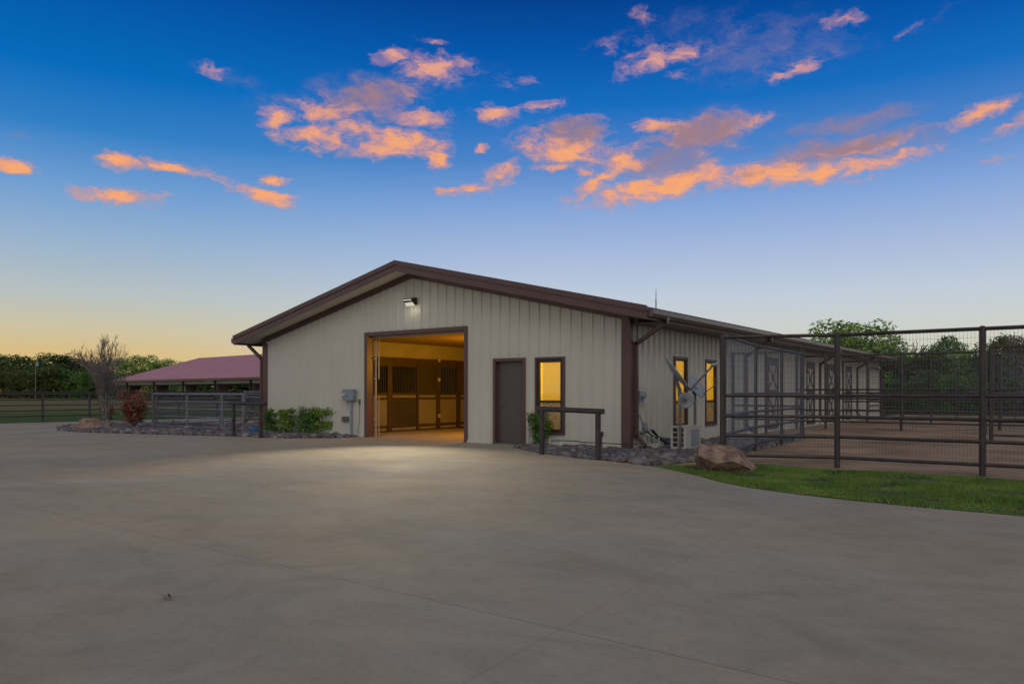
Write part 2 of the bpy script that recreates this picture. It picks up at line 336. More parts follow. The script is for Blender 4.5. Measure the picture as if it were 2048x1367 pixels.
def fieldmat():
    m = bpy.data.materials.new('field'); m.use_nodes = True; t = m.node_tree; n = t.nodes; l = t.links; b = n['Principled BSDF']
    g = n.new('ShaderNodeNewGeometry'); pos = g.outputs['Position']; s = n.new('ShaderNodeSeparateXYZ'); l.new(pos, s.inputs[0])
    a = n.new('ShaderNodeTexNoise'); a.inputs['Scale'].default_value = .09; a.inputs['Detail'].default_value = 6; l.new(pos, a.inputs['Vector'])
    # watered turf near the drive gives way to dry pasture
    mr = n.new('ShaderNodeMapRange'); l.new(s.outputs[0], mr.inputs[0]); mr.inputs[1].default_value = -36; mr.inputs[2].default_value = -75
    ad = n.new('ShaderNodeMath'); ad.operation = 'MULTIPLY_ADD'; l.new(a.outputs['Fac'], ad.inputs[0]); ad.inputs[1].default_value = .8; l.new(mr.outputs[0], ad.inputs[2])
    r = n.new('ShaderNodeValToRGB'); e = r.color_ramp.elements; e[0].position = .3; e[0].color = (.045, .085, .012, 1); e[1].position = 1.3; e[1].color = (.15, .13, .055, 1)
    x = e.new(.75); x.color = (.095, .115, .030, 1)
    l.new(ad.outputs[0], r.inputs[0])
    c = n.new('ShaderNodeTexNoise'); c.inputs['Scale'].default_value = 4; c.inputs['Detail'].default_value = 8; c.inputs['Roughness'].default_value = .75; l.new(pos, c.inputs['Vector'])
    r2 = n.new('ShaderNodeValToRGB'); r2.color_ramp.elements[0].position = .3; r2.color_ramp.elements[0].color = (.72,)*3+(1,); r2.color_ramp.elements[1].position = .7; r2.color_ramp.elements[1].color = (1.25,)*3+(1,)
    l.new(c.outputs['Fac'], r2.inputs[0])
    mx = n.new('ShaderNodeMix'); mx.data_type = 'RGBA'; mx.blend_type = 'MULTIPLY'; mx.inputs[0].default_value = 1; l.new(r.outputs[0], mx.inputs[6]); l.new(r2.outputs[0], mx.inputs[7])
    l.new(mx.outputs[2], b.inputs['Base Color']); b.inputs['Roughness'].default_value = .95; b.inputs['Specular IOR Level'].default_value = .1
    return m
M['field'] = fieldmat()

# ---------------- mesh builders ----------------
def tag(o, label=None, cat=None, group=None, kind=None):
    if label: o['label'] = label
    if cat: o['category'] = cat
    if group: o['group'] = group
    if kind: o['kind'] = kind
    return o
def empty(name, loc, label=None, cat=None, group=None):
    o = bpy.data.objects.new(name, None); COL.objects.link(o); o.location = loc; o.empty_display_size = .3
    tag(o, label, cat, group); return o
def wloc(o):
    v = Vector((0, 0, 0))
    while o: v = v + Vector(o.location); o = o.parent
    return v
class MB:
    def __init__(s): s.v = []; s.f = []; s.mi = None
    def add(s, vs, fs):
        k = len(s.v); s.v += [tuple(q) for q in vs]; s.f += [tuple(i+k for i in f) for f in fs]; return s
    def box(s, x0, x1, y0, y1, z0, z1):
        vs = [(x, y, z) for z in (z0, z1) for x, y in ((x0, y0), (x1, y0), (x1, y1), (x0, y1))]
        return s.add(vs, [(3, 2, 1, 0), (4, 5, 6, 7), (0, 1, 5, 4), (1, 2, 6, 5), (2, 3, 7, 6), (3, 0, 4, 7)])
    def tube(s, a, b, r, n=8, r2=None, caps=True):
        a = Vector(a); b = Vector(b); d = (b-a)
        if d.length < 1e-6: return s
        d.normalize(); q = Vector((0, 0, 1)) if abs(d.z) < .9 else Vector((1, 0, 0))
        u = d.cross(q).normalized(); w = d.cross(u); r2 = r if r2 is None else r2
        vs = [a+(u*math.cos(t)+w*math.sin(t))*r for t in [2*math.pi*i/n for i in range(n)]]+[b+(u*math.cos(t)+w*math.sin(t))*r2 for t in [2*math.pi*i/n for i in range(n)]]
        fs = [(i, i+n, (i+1) % n+n, (i+1) % n) for i in range(n)]
        if caps: fs += [tuple(range(n)), tuple(range(2*n-1, n-1, -1))]
        return s.add(vs, fs)
    def bar(s, a, b, w, h, up=(0, 0, 1)):   # rectangular bar between two points
        a = Vector(a); b = Vector(b); d = (b-a).normalized(); u = Vector(up)
        sd = d.cross(u).normalized()*w/2; u2 = sd.cross(d).normalized()*h/2
        vs = [p+q for p in (a, b) for q in (-sd-u2, sd-u2, sd+u2, -sd+u2)]
        return s.add(vs, [(0, 1, 2, 3), (7, 6, 5, 4), (0, 4, 5, 1), (1, 5, 6, 2), (2, 6, 7, 3), (3, 7, 4, 0)])
    def path(s, pts, r, n=6):
        for a, b in zip(pts, pts[1:]): s.tube(a, b, r, n)
        return s
    def prism(s, pts, off):    # polygon (3-D points) extruded by vector off
        k = len(pts); off = Vector(off); vs = [Vector(p) for p in pts]; vs += [p+off for p in vs]
        return s.add(vs, [tuple(range(k-1, -1, -1)), tuple(range(k, 2*k))]+[(i, (i+1) % k, (i+1) % k+k, i+k) for i in range(k)])
    def build(s, name, mat, parent=None, smooth=False, bevel=0., origin=None):
        V = np.array(s.v, dtype=float).reshape(-1, 3)
        if parent: o0 = wloc(parent)
        elif origin is not None: o0 = Vector(origin)
        else: o0 = Vector(((V[:, 0].min()+V[:, 0].max())/2, (V[:, 1].min()+V[:, 1].max())/2, V[:, 2].min()))
        me = bpy.data.meshes.new(name); me.from_pydata([tuple(Vector(v)-o0) for v in s.v], [], s.f)
        bm = bmesh.new(); bm.from_mesh(me); bmesh.ops.recalc_face_normals(bm, faces=bm.faces); bm.to_mesh(me); bm.free()
        for m in (mat if isinstance(mat, list) else [mat]): me.materials.append(m)
        if s.mi: 
            for p, i in zip(me.polygons, s.mi): p.material_index = i
        if smooth: me.shade_smooth()
        o = bpy.data.objects.new(name, me); COL.objects.link(o)
        if parent: o.parent = parent
        else: o.location = o0
        if bevel:
            b = o.modifiers.new('bevel', 'BEVEL'); b.width = bevel; b.segments = 2; b.limit_method = 'ANGLE'
        return o
def sheet(name, pts, z, mat, label=None):
    m = MB(); m.add([(x, y, z) for x, y in pts], [tuple(range(len(pts)))]); o = m.build(name, mat, origin=(0, 0, 0))
    me = o.data
    if me.polygons[0].normal.z < 0: me.flip_normals()
    bm = bmesh.new(); bm.from_mesh(me); bmesh.ops.triangulate(bm, faces=bm.faces); bm.to_mesh(me); bm.free()
    return tag(o, kind='structure')
def copy_tree(o, parent=None):
    c = o.copy(); COL.objects.link(c); c.parent = parent
    for ch in [x for x in bpy.data.objects if x.parent == o]: copy_tree(ch, c)
    return c
def inside(x, y, poly):
    r = False; n = len(poly)
    for i in range(n):
        (x1, y1), (x2, y2) = poly[i], poly[(i+1) % n]
        if (y1 > y) != (y2 > y) and x < (x2-x1)*(y-y1)/(y2-y1)+x1: r = not r
    return r
XY = lambda *a: (G(*a).x, G(*a).y)

# ================= GROUND =================
BW, BL, EH, RISE = 13.617, 28.6, 3.094, 1.57
sheet('ground', [(-900, -300), (400, -300), (400, 900), (-900, 900)], -.012, M['field'])
drive_pts = [(-28, -80), (60, -80), (60, -5.2), (9, -5.75), (7.68, -5.68), (6.7, -5.62), (5.89, -5.51), (5.2, -5.32), (4.49, -5.03), (3.9, -4.62), (3.36, -4.07), (2.7, -3.5), (2.08, -3.05), (1.2, -2.6), (0, -2.4), (-2.0, -.02), (-2, 28), (-12, 28), (-13.7, .0), (-15.5, .1), (-19.3, 3.6), (-19.3, 40), (-25.9, 40), (-27.4, 1.9), (-28.3, -.9)]
sheet('driveway', drive_pts, 0, M['concrete'])
lawn = [(2.08, -3.05), (2.7, -3.5), (3.36, -4.07), (3.9, -4.62), (4.49, -5.03), (5.2, -5.32), (5.89, -5.51), (6.7, -5.62), (7.68, -5.68), (9, -5.75), (30, -5.2), (30, -1.7), (7.6, -1.75), (6.9, -1.68), (6.3, -1.78), (5.7, -1.62), (4.8, -1.72), (4.2, -1.78), (3.47, -1.75), (2.9, -2.2), (2.4, -2.75)]
sheet('lawn', lawn, .004, M['lawn'])
sheet('dirt_ground', [(2.08, -3.06), (2.4, -2.76), (2.9, -2.21), (3.47, -1.76), (4.2, -1.79), (4.8, -1.73), (5.7, -1.63), (6.3, -1.79), (6.9, -1.69), (7.6, -1.76), (30, -1.71), (30, 34), (0, 34), (0, -2.4), (1.2, -2.6)], .008, M['dirt'])
sheet('soil_patch', [(-18.8, -.2), (-13.7, -.1), (-13.7, 12), (-18.9, 12)], .006, M['dirt'])
bedR = [(-2.72, -.02), (-2.6, -.86), (-1.9, -1.35), (-1.18, -1.83), (-.3, -2.15), (.6, -2.5), (1.41, -2.72), (1.9, -3.0), (2.2, -2.7), (2.3, -2.1), (2.5, -1.2), (2.35, 1.5), (2.25, 3.8), (2.15, 6.1), (.05, 6.3), (.05, -.02)]
bedL = [(-21.6, -3.1), (-20.2, -3.65), (-18.55, -3.72), (-15.92, -3.12), (-12.23, -2.1), (-10.25, -1.75), (-9.1, -.85), (-8.95, -.03), (-13.65, -.03), (-15.5, -.3), (-18.8, -.3), (-21.5, -.9), (-23.2, -1.4), (-22.6, -2.4)]
bedB = [(-18.9, 1.2), (-13.75, .7), (-13.75, 4.2), (-19, 4.6)]
bedC = [(-23.4, -1.4), (-21.5, -.9), (-19.1, -.3), (-19.2, 2.0), (-22.4, 1.8), (-23.8, .2)]
for nm, pl, z in (('soil', bedR, .012), ('soil', bedL, .012), ('soil', bedB, .012), ('soil', bedC, .015)): sheet(nm, pl, z, M['bedsoil'])

# grass blades on the lawn
def blades(n, poly, name, label, h=(.02, .055), bx=None, seed=1):
    r = np.random.default_rng(seed); xs = [p[0] for p in poly]; ys = [p[1] for p in poly]
    x0, x1, y0, y1 = bx or (min(xs), max(xs), min(ys), max(ys))
    pts = []
    while len(pts) < n:
        x = r.uniform(x0, x1); y = r.uniform(y0, y1)
        if inside(x, y, poly) and mnoise.noise(Vector((x*1.9, y*1.9, 3)))+.5*mnoise.noise(Vector((x*7, y*7, 8))) > -.42+.3*r.random(): pts.append((x, y))
    p = np.array(pts); k = len(p); a = r.uniform(0, 6.28, k); hh = r.uniform(*h, k)*(.75+.5*np.sin(p[:, 0]*2.3)*np.sin(p[:, 1]*3.1))
    w = .004+.004*r.random(k); t = r.uniform(-.5, .5, (k, 2))
    V = np.zeros((k, 3, 3)); c, s = np.cos(a)*w, np.sin(a)*w
    V[:, 0, 0] = p[:, 0]-c; V[:, 0, 1] = p[:, 1]-s; V[:, 1, 0] = p[:, 0]+c; V[:, 1, 1] = p[:, 1]+s
    V[:, 2, 0] = p[:, 0]+t[:, 0]*hh; V[:, 2, 1] = p[:, 1]+t[:, 1]*hh; V[:, 2, 2] = hh; V[:, :2, 2] = .0
    V = V.reshape(-1, 3); o0 = np.array([V[:, 0].mean(), V[:, 1].mean(), 0]); me = bpy.data.meshes.new(name)
    me.vertices.add(3*k); me.vertices.foreach_set('co', (V-o0).ravel()); me.loops.add(3*k); me.loops.foreach_set('vertex_index', np.arange(3*k)); me.polygons.add(k)
    me.polygons.foreach_set('loop_start', np.arange(k)*3); me.update(); me.validate(); me.materials.append(M['blade'])
    o = bpy.data.objects.new(name, me); COL.objects.link(o); o.location = o0; tag(o, label, 'grass', kind='stuff')
blades(125000, lawn, 'grass', 'short green lawn grass between the concrete drive and the tall wire fence', bx=(2, 11.5, -5.8, -1.6))

# ---------------- river stones ----------------
def stone_mesh(i):
    bm = bmesh.new(); bmesh.ops.create_icosphere(bm, subdivisions=2, radius=.5)
    for v in bm.verts:
        n_ = mnoise.noise(v.co*1.7+Vector((i*7.1, 3, i)))
        v.co *= 1+.35*n_; v.co.z *= .62; v.co.y *= .8
    me = bpy.data.meshes.new('river_stone'); bm.to_mesh(me); bm.free(); me.shade_smooth(); me.materials.append(M['stone']); return me
smesh = [stone_mesh(i) for i in range(8)]
cand = []
def scatter(poly, n, smin, smax, which):
    xs = [p[0] for p in poly]; ys = [p[1] for p in poly]; got = []; tries = 0; cell = {}
    while len(got) < n and tries < n*60:
        tries += 1
        x = rnd.uniform(min(xs), max(xs)); y = rnd.uniform(min(ys), max(ys))
        if not inside(x, y, poly): continue
        s = smin+(smax-smin)*rnd.random()**1.8
        k = (int(x/.25), int(y/.25)); ok = True
        for a in (-1, 0, 1):
            for b in (-1, 0, 1):
                for q in cell.get((k[0]+a, k[1]+b), ()):
                    if (q[0]-x)**2+(q[1]-y)**2 < ((q[2]+s)*.36)**2: ok = False
        if not ok: continue
        cell.setdefault(k, []).append((x, y, s)); got.append((x, y, s)); cand.append((x, y, s, which))
scatter(bedR, 1000, .13, .27, 'right'); scatter(bedL, 1100, .14, .30, 'left'); scatter(bedB, 260, .16, .32, 'pen'); scatter(bedC, 260, .16, .32, 'left')
cand = [c for c in cand if abs((Vector((c[0], c[1], 0))-CAM).dot(RT)/depth((c[0], c[1], 0))) < .74]
vis = [c for c in cand if c[3] != 'pen' and not (c[3] == 'right' and c[1] > -.1 and c[0] > 0 and c[1] > 3)]
key = lambda c: -c[2]/depth((c[0], c[1], 0))
rr_ = sorted([c for c in vis if c[3] == 'right'], key=key)[:185]; ll_ = sorted([c for c in vis if c[3] == 'left'], key=key)[:115]
chosen = set(rr_+ll_)
lab = {'right': ('rounded grey or mauve river stone in the bed at the right barn corner', 'river stones in the right bed'),
       'left': ('rounded grey river stone in the long bed left of the barn door', 'river stones in the left bed')}
rest = {'right': MB(), 'left': MB(), 'pen': MB()}
for c in cand:
    x, y, s, wh = c; me = rnd.choice(smesh)
    rot = Matrix.Rotation(rnd.uniform(0, 6.28), 4, 'Z') @ Matrix.Rotation(rnd.uniform(-.25, .25), 4, 'X')
    sc = (s*rnd.uniform(.9, 1.25), s*rnd.uniform(.8, 1.1), s*rnd.uniform(.8, 1.15)); z = s*.12
    if c in chosen:
        o = bpy.data.objects.new('river_stone', me); COL.objects.link(o); o.location = (x, y, z); o.rotation_euler = rot.to_euler(); o.scale = sc
        tag(o, lab[wh][0], 'stone', lab[wh][1])
    else:
        T = Matrix.Translation((x, y, z)) @ rot @ Matrix.Diagonal((*sc, 1))
        rest[wh].add([T @ v.co for v in me.vertices], [tuple(p.vertices) for p in me.polygons])
for k, t in (('right', 'mass of small river stones between the barn side wall and the gate'), ('left', 'mass of small grey river stones around the red shrub'), ('pen', 'pale stones lying inside the low pipe pen')):
    tag(rest[k].build('stones', M['stone'], smooth=True), t, 'stones', kind='stuff')

# ================= BARN =================
barn = empty('barn', (-BW/2, 0, 0), 'cream metal barn with brown trimmed low gable roof and wide open doorway', 'barn')
HX = -BW/2
def roofz(x): return EH+RISE*(1-abs(x-HX)/(BW/2))
OP = [(-8.63, -4.85, 0, 3.01), (-3.86, -2.94, 0, 2.15), (-2.565, -1.755, .325, 2.165)]   # x0,x1,z0,z1
def gable_wall(y0, y1, ops, name, mat, ribs=0):
    m = MB(); xs = sorted(set([-BW, HX, 0]+[q for o in ops for q in o[:2]]))
    def piece(a, b, z0, z1=None):
        za, zb = (z1, z1) if z1 is not None else (roofz(a), roofz(b))
        m.prism([(a, y0, z0), (b, y0, z0), (b, y0, zb), (a, y0, za)], (0, y1-y0, 0))
    for a, b in zip(xs, xs[1:]):
        z = 0; hit = [o for o in ops if o[0] <= a+1e-6 and o[1] >= b-1e-6]
        if hit:
            o = hit[0]
            if o[2] > 0: piece(a, b, 0, o[2])
            piece(a, b, o[3])
        else: piece(a, b, 0)
    if ribs:
        x = -BW+.15
        while x < -.12:
            iv = [(0.0, roofz(x)-.10)]
            for o in ops:
                if o[0]-.13 < x < o[1]+.13:
                    nv = []
                    for a, b in iv:
                        lo, hi = o[2]-.12, o[3]+.12
                        if lo > a: nv.append((a, lo))
                        if hi < b: nv.append((hi, b))
                    iv = nv
            for a, b in iv:
                m.prism([(x-.035, y0+.001, a), (x-.014, y0-.030, a), (x+.014, y0-.030, a), (x+.035, y0+.001, a)], (0, 0, b-a))
                for dx in (.102, .204):
                    if a == 0 or True:
                        xx = x+dx
                        if xx < -.1 and not any(o[0]-.13 < xx < o[1]+.13 for o in ops): m.prism([(xx-.016, y0+.001, a), (xx-.007, y0-.006, a), (xx+.007, y0-.006, a), (xx+.016, y0+.001, a)], (0, 0, min(b, roofz(xx)-.1)-a))
            x += .3048
    return m.build(name, mat, barn)
gable_wall(0, .16, OP, 'wall', M['cream'], 1)
gable_wall(BL-.16, BL, [], 'wall', M['cream'])
SW = [(2.47, 3.16, .48, 2.17), (4.50, 5.21, .48, 2.17)]
def side_wall(x0, x1, ops, out):
    m = MB(); ys = sorted(set([.16, BL-.16]+[q for o in ops for q in o[:2]]))
    for a, b in zip(ys, ys[1:]):
        hit = [o for o in ops if o[0] <= a+1e-6 and o[1] >= b-1e-6]
        if hit: m.box(x0, x1, a, b, 0, hit[0][2]); m.box(x0, x1, a, b, hit[0][3], EH)
        else: m.box(x0, x1, a, b, 0, EH)
    xo = x1 if out > 0 else x0; y = .38
    while y < BL-.1:
        iv = [(0, EH-.02)]
        for o in ops:
            if o[0]-.12 < y < o[1]+.12: iv = [(0, o[2]-.11), (o[3]+.11, EH-.02)]
        for a, b in iv:
            m.prism([(xo-out*.001, y-.034, a), (xo+out*.045, y-.022, a), (xo+out*.045, y+.022, a), (xo-out*.001, y+.034, a)], (0, 0, b-a))
        y += .3048
    return m.build('wall', M['cream'], barn)
side_wall(-.16, 0, [(a-.02, b+.02, c-.02, d+.02) for a, b, c, d in SW], 1); side_wall(-BW, -BW+.16, [], -1)
# roof: two slabs with overhang
OV, OE = .64, .72
pitch = RISE/(BW/2)
def rz(x, t=0): return EH+RISE+.17-abs(x-HX)*pitch+t
def slab(x0, x1, y0, y1, t0, t1): 
    m = MB(); m.prism([(x0, y0, rz(x0, t0)), (x1, y0, rz(x1, t0)), (x1, y0, rz(x1, t1)), (x0, y0, rz(x0, t1))], (0, y1-y0, 0)); return m
xl, xr = -BW-OE, OE
m = MB()
for a, b in ((xl, HX), (HX, xr)):
    s = slab(a, b, -OV, BL+OV, .015, .065); m.add(s.v, s.f)
    n_ = int((BL+2*OV)/.3048)
    for i in range(n_):
        y = -OV+.12+i*.3048; s = slab(a, b, y, y+.04, .065, .09); m.add(s.v, s.f)
m.build('roof', M['brown'], barn)
m = MB()
for a, b in ((xl+.03, HX-.002), (HX+.002, xr-.03)):
    s = slab(a, b, -OV+.03, BL+OV-.03, -.135, .012); m.add(s.v, s.f)
m.build('soffit', M['soffit'], barn)
# soffit board lines
m = MB()
for i in range(1, 2):
    y = -OV+.26*i
    s = slab(xl+.05, HX, y, y+.012, -.139, -.134); m.add(s.v, s.f)
x = xl+.3
for y in (-.24, -.44):
    s = slab(xl+.05, HX-.01, y, y+.006, -.1405, -.134); m.add(s.v, s.f)
m.build('soffit_seam', M['kick'], barn)
# rake fascia: stepped trim, both ends
def fascia(y, d):
    m = MB()
    for a, b in ((xl-.03, HX), (HX, xr+.05)):
        s = slab(a, b, min(y, y+d*.03), max(y, y+d*.03), -.19, .10); m.add(s.v, s.f)
        s = slab(a, b, min(y+d*.03, y+d*.06), max(y+d*.03, y+d*.06), -.01, .115); m.add(s.v, s.f)
    return m.build('fascia', M['brown'], barn)
fascia(-OV, -1); fascia(BL+OV, 1)
# frieze trim along the top of the gable wall
m = MB()
for a, b in ((-BW-.02, HX), (HX, .02)):
    m.prism([(a, -.075, rz(a, -.30)), (b, -.075, rz(b, -.30)), (b, -.075, rz(b, -.137)), (a, -.075, rz(a, -.137))], (0, .08, 0))
m.build('trim', M['brown'], barn)
# eave fascia + gutter, both sides
for sx in (1, -1):
    xe = xr if sx > 0 else xl; ze = rz(xe)
    m = MB(); m.box(min(xe, xe+sx*.03), max(xe, xe+sx*.03), -OV+.01, BL+OV-.01, ze-.19, ze+.02); m.build('eave_trim', M['brown'], barn)
    a, b = xe+sx*.033, xe+sx*.17
    m = MB()
    pr = [(a, ze-.14), (a+sx*.10, ze-.14), (b, ze-.07), (b, ze+.02), (b-sx*.012, ze+.02), (b-sx*.012, ze-.06), (a+sx*.10, ze-.126), (a, ze-.126)]
    m.prism([(x, -OV+.04 if sx > 0 else -OV-.02, z) for x, z in pr], (0, BL+OV-.3, 0))
    m.prism([(x, -OV-.02 if sx < 0 else -OV+.03, z) for x, z in (pr[0], pr[1], pr[2], pr[3], (a, ze+.02))], (0, .01, 0))
    m.build('gutter', M['gutter'], barn)
# closing soffit under the side eaves (level)
    m = MB(); x0 = 0.04 if sx > 0 else -BW-.04; m.box(min(x0, xe), max(x0, xe), .03, BL-.03, ze-.205, ze-.192); m.build('soffit', M['brown'], barn)
# corner trims
for x0, x1 in ((-.185, .045), (-BW-.045, -BW+.185)):
    m = MB(); m.box(x0, x1, -.045, .12, 0, rz(min(max(x0, -BW), 0), -.30)+(.0)); m.build('corner_trim', M['brown'], barn, bevel=.006)
# wall base trim
m = MB(); m.box(-4.78, -3.95, -.04, .0, 0, .05); m.box(-BW+.2, -8.75, -.04, 0, 0, .05); m.box(-2.85, -.2, -.04, 0, 0, .05); m.build('base_trim', M['cream'], barn)
# downspouts
def downspout(side, y, low=0.05, kick=False):
    m = MB(); x = .075 if side > 0 else -BW-.10; s = 1 if side > 0 else -1
    g = (xr+.10) if side > 0 else (xl-.10); zt = rz(xr)-.13
    m.bar((g, y, zt+.03), (g, y, zt-.10), .085, .085, (0, 1, 0))
    m.bar((g, y, zt-.06), (x, y, 2.44), .085, .085, (0, 1, 0))
    m.bar((x, y, 2.49), (x, y, low+.25), .085, .085, (0, 1, 0))
    if kick: m.bar((x, y, .75), (x-.62, y-.62, .10), .09, .085, (0, 0, 1))
    else: m.bar((x, y, low+.28), (x+s*.22, y, low+.05), .085, .085, (0, 1, 0))
    o = m.build('downspout', M['brown'], barn)
    c = MB(); c.box(g-.055, g+.055, y-.055, y+.055, zt-.03, zt+.05); c.build('bracket', M['greym'], o)
for y in (.20, 7.62, 16.27, 22.98, BL-.1): downspout(1, y)
downspout(-1, -.03, kick=True); downspout(-1, 10); downspout(-1, 20)
# overhead door frame
m = MB()
m.box(-8.72, -8.60, -.045, .22, 0, 2.98); m.box(-4.88, -4.78, -.045, .17, 0, 2.98); m.box(-8.72, -4.78, -.045, .17, 2.98, 3.09)
m.build('door_frame', M['brown'], barn, bevel=.005)
m = MB(); m.bar((-8.56, .27, .02), (-8.56, .27, 2.95), .05, .03, (0, 1, 0)); m.bar((-8.50, .34, 1.72), (-8.50, .34, 2.98), .03, .02, (0, 1, 0)); m.bar((-8.50, .34, .05), (-8.50, .34, 1.2), .02, .02, (0, 1, 0))
for z in (.5, 1.1, 1.7, 2.3): m.box(-8.6, -8.53, .225, .24, z, z+.05)
m.build('door_track', M['kick'], barn)
m = MB(); m.box(-8.60, -4.88, .17, .24, 2.93, 2.985); m.build('rolled_seal', M['kick'], barn)
# person door
m = MB(); m.box(-3.91, -3.83, -.045, .17, 0, 2.12); m.box(-2.97, -2.895, -.045, .17, 0, 2.12); m.box(-3.91, -2.895, -.045, .17, 2.12, 2.20)
pd_ = m.build('door_frame', M['brown'], barn, bevel=.004)
m = MB(); m.box(-3.83, -2.97, .09, .135, .03, 2.12); dr = m.build('door', M['door'], barn, bevel=.003)
m = MB(); m.tube((-3.72, .09, .98), (-3.72, .02, .98), .012, 8); m.tube((-3.72, .03, .98), (-3.60, .03, .98), .010, 8); m.build('handle', M['door'], dr)
m = MB(); m.box(-3.83, -2.97, -.04, .16, .0, .03); m.build('threshold', M['greym'], barn)
# windows
def window(axis, a, b, z0, z1, muntin, label=None):
    # axis 'y': on the front wall (normal -Y); axis 'x': on the side wall (normal +X)
    def bx(m, u0, u1, d0, d1, w0, w1):
        if axis == 'y': m.box(u0, u1, d0, d1, w0, w1)
        else: m.box(-d1, -d0, u0, u1, w0, w1)
    m = MB(); t, s = (.05, .085) if axis == 'y' else (.075, .035)
    bx(m, a-t, a, -.045, .02, z0-t, z1+t); bx(m, b, b+t, -.045, .02, z0-t, z1+t); bx(m, a, b, -.045, .02, z0-t, z0); bx(m, a, b, -.045, .02, z1, z1+t)
    w = m.build('window', M['brown'], barn, bevel=.004)
    m = MB()
    bx(m, a, a+s, -.01, .03, z0, z1); bx(m, b-s, b, -.01, .03, z0, z1); bx(m, a+s, b-s, -.01, .03, z0, z0+s); bx(m, a+s, b-s, -.01, .03, z1-s, z1); bx(m, a+s, b-s, -.015, .035, muntin-.03, muntin+.03)
    m.build('sash', M['darksteel'], w)
    m = MB(); bx(m, a+s, b-s, .013, .017, z0+s, z1-s); m.build('pane', M['glass'], w)
    m = MB(); bx(m, a+.01+(.13 if axis == 'y' else 0), b-.005, .034, .037, z0+.005, z1-.005); m.build('blind', M['blind'], w)
    m = MB(); bx(m, a+s, b-s, -.001, .001, z0+s, muntin-.03); m.build('insect_screen', M['screen'], w)
window('y', -2.545, -1.775, .345, 2.145, 1.10)
for a, b, z0, z1 in SW: window('x', a, b, z0, z1, 1.08)
# stable doors with cross bracing on the side wall
def stable_door(y0, y1, z0=.10, z1=2.50):
    m = MB(); t = .10
    m.box(.001, .055, y0, y0+t, z0, z1); m.box(.001, .055, y1-t, y1, z0, z1)
    for a, b in ((z0, z0+.14), (1.22, 1.40), (z1-.26, z1)): m.box(.001, .053, y0+t, y1-t, a, b)
    d = m.build('stable_door', M['doorframe'], barn)
    m = MB(); m.box(.001, .022, y0+t, y1-t, z0+.14, 1.22); m.box(.001, .022, y0+t, y1-t, 1.40, z1-.26); m.build('panel', M['tanpanel'], d)
    m = MB()
    for a, b in ((z0+.14, 1.22), (1.40, z1-.26)):
        m.bar((.036, y0+t, a), (.036, y1-t, b), .07, .02, (1, 0, 0)); m.bar((.040, y0+t, b), (.040, y1-t, a), .07, .02, (1, 0, 0))
    m.build('brace', M['doorframe'], d)
for y in (9.75, 14.42, 17.62, 20.80): stable_door(y, y+1.18)
m = MB(); m.box(.001, .05, 25.8, 25.9, .3, 2.6); m.box(.001, .05, 28.2, 28.3, .3, 2.6); m.box(.001, .05, 25.9, 28.2, 2.5, 2.6)
for z in (.35, .62, .9, 1.25): m.box(.001, .05, 25.9, 28.2, z, z+.05)
m.build('door_frame', M['brown'], barn)

# ---- interior ----
XS = -10.21
m = MB(); m.box(-BW+.16, -.16, .16, 12, 3.00, 3.05); m.build('ceiling', M['wood'], barn)
m = MB(); x = -BW+.2
while x < -4.3:
    m.box(x, x+.012, .17, 12, 2.990, 2.9995); x += .23
m.build('ceiling_seam', M['stall'], barn)
m = MB(); m.box(XS-.12, XS-.04, .16, 12, 2.27, 3.0); m.box(-4.35, -4.25, .17, 12, 0, 3.0); m.box(XS, -4.35, 12, 12.1, 0, 3.0); m.build('inner_wall', M['kick'], barn)
m = MB(); m.box(XS-.04, XS+.03, .16, 12, 2.27, 2.50); m.build('beam', M['stall'], barn)
posts = [.45, 1.3, 2.36+.08, 3.79, 4.86, 5.98, 7.2, 8.4, 9.6]
wd = [.12, .12, .2, .11, .2, .22, .12, .2, .12]
for i, (a, b) in enumerate(zip(posts, posts[1:])):
    y0, y1 = a+wd[i]/2, b-wd[i+1]/2
    m = MB(); m.box(XS-.04, XS+.04, a-wd[i]/2, a+wd[i]/2, 0, 2.27)
    for z0, z1 in ((0, .03), (.14, .22), (1.075, 1.125), (1.25, 1.31), (2.2, 2.27)): m.box(XS-.03, XS+.03, y0, y1, z0, z1)
    st = m.build('stall_front', M['stall'], barn)
    m = MB(); m.box(XS-.02, XS+.01, y0, y1, .22, 1.075); m.build('panel', M['rubber'] if i == 2 else M['stallpanel'], st)
    m = MB(); m.box(XS-.02, XS+.035, y0+.03, y1-.03, .04, .13); m.box(XS-.02, XS+.035, y0+.03, y1-.03, 1.14, 1.235); m.build('kick_rail', M['stallpanel'], st, bevel=.01)
    m = MB()
    if i in (0, 1, 2, 4, 6):
        y = y0+.06
        while y < y1-.02: m.tube((XS, y, 1.31), (XS, y, 2.2), .011, 6, caps=False); y += .085
        m.build('bars', M['greym'], st)
    else:
        m.box(XS-.02, XS+.01, y0, y1, 1.31, 2.2); m.build('upper_panel', M['stall'] if i != 3 else M['rubber'], st)
    if i == 4:
        for z in (.42, 1.72, 2.42):
            q = MB(); q.box(XS+.045, XS+.09, a-.05, a+.05, z, z+.12); q.build('outlet', M['white'], st)
m = MB(); m.box(-13.3, -13.2, .2, 12, 0, 3.0); m.build('inner_wall', M['stall'], barn)
m = MB(); m.box(-3.9, -3.8, .17, 6.1, 0, 3.0); m.box(-3.8, -.17, 6.0, 6.1, 0, 3.0); m.box(-3.9, -.17, .17, 6.1, 2.62, 2.70); m.build('office_wall', M['officewall'], barn)
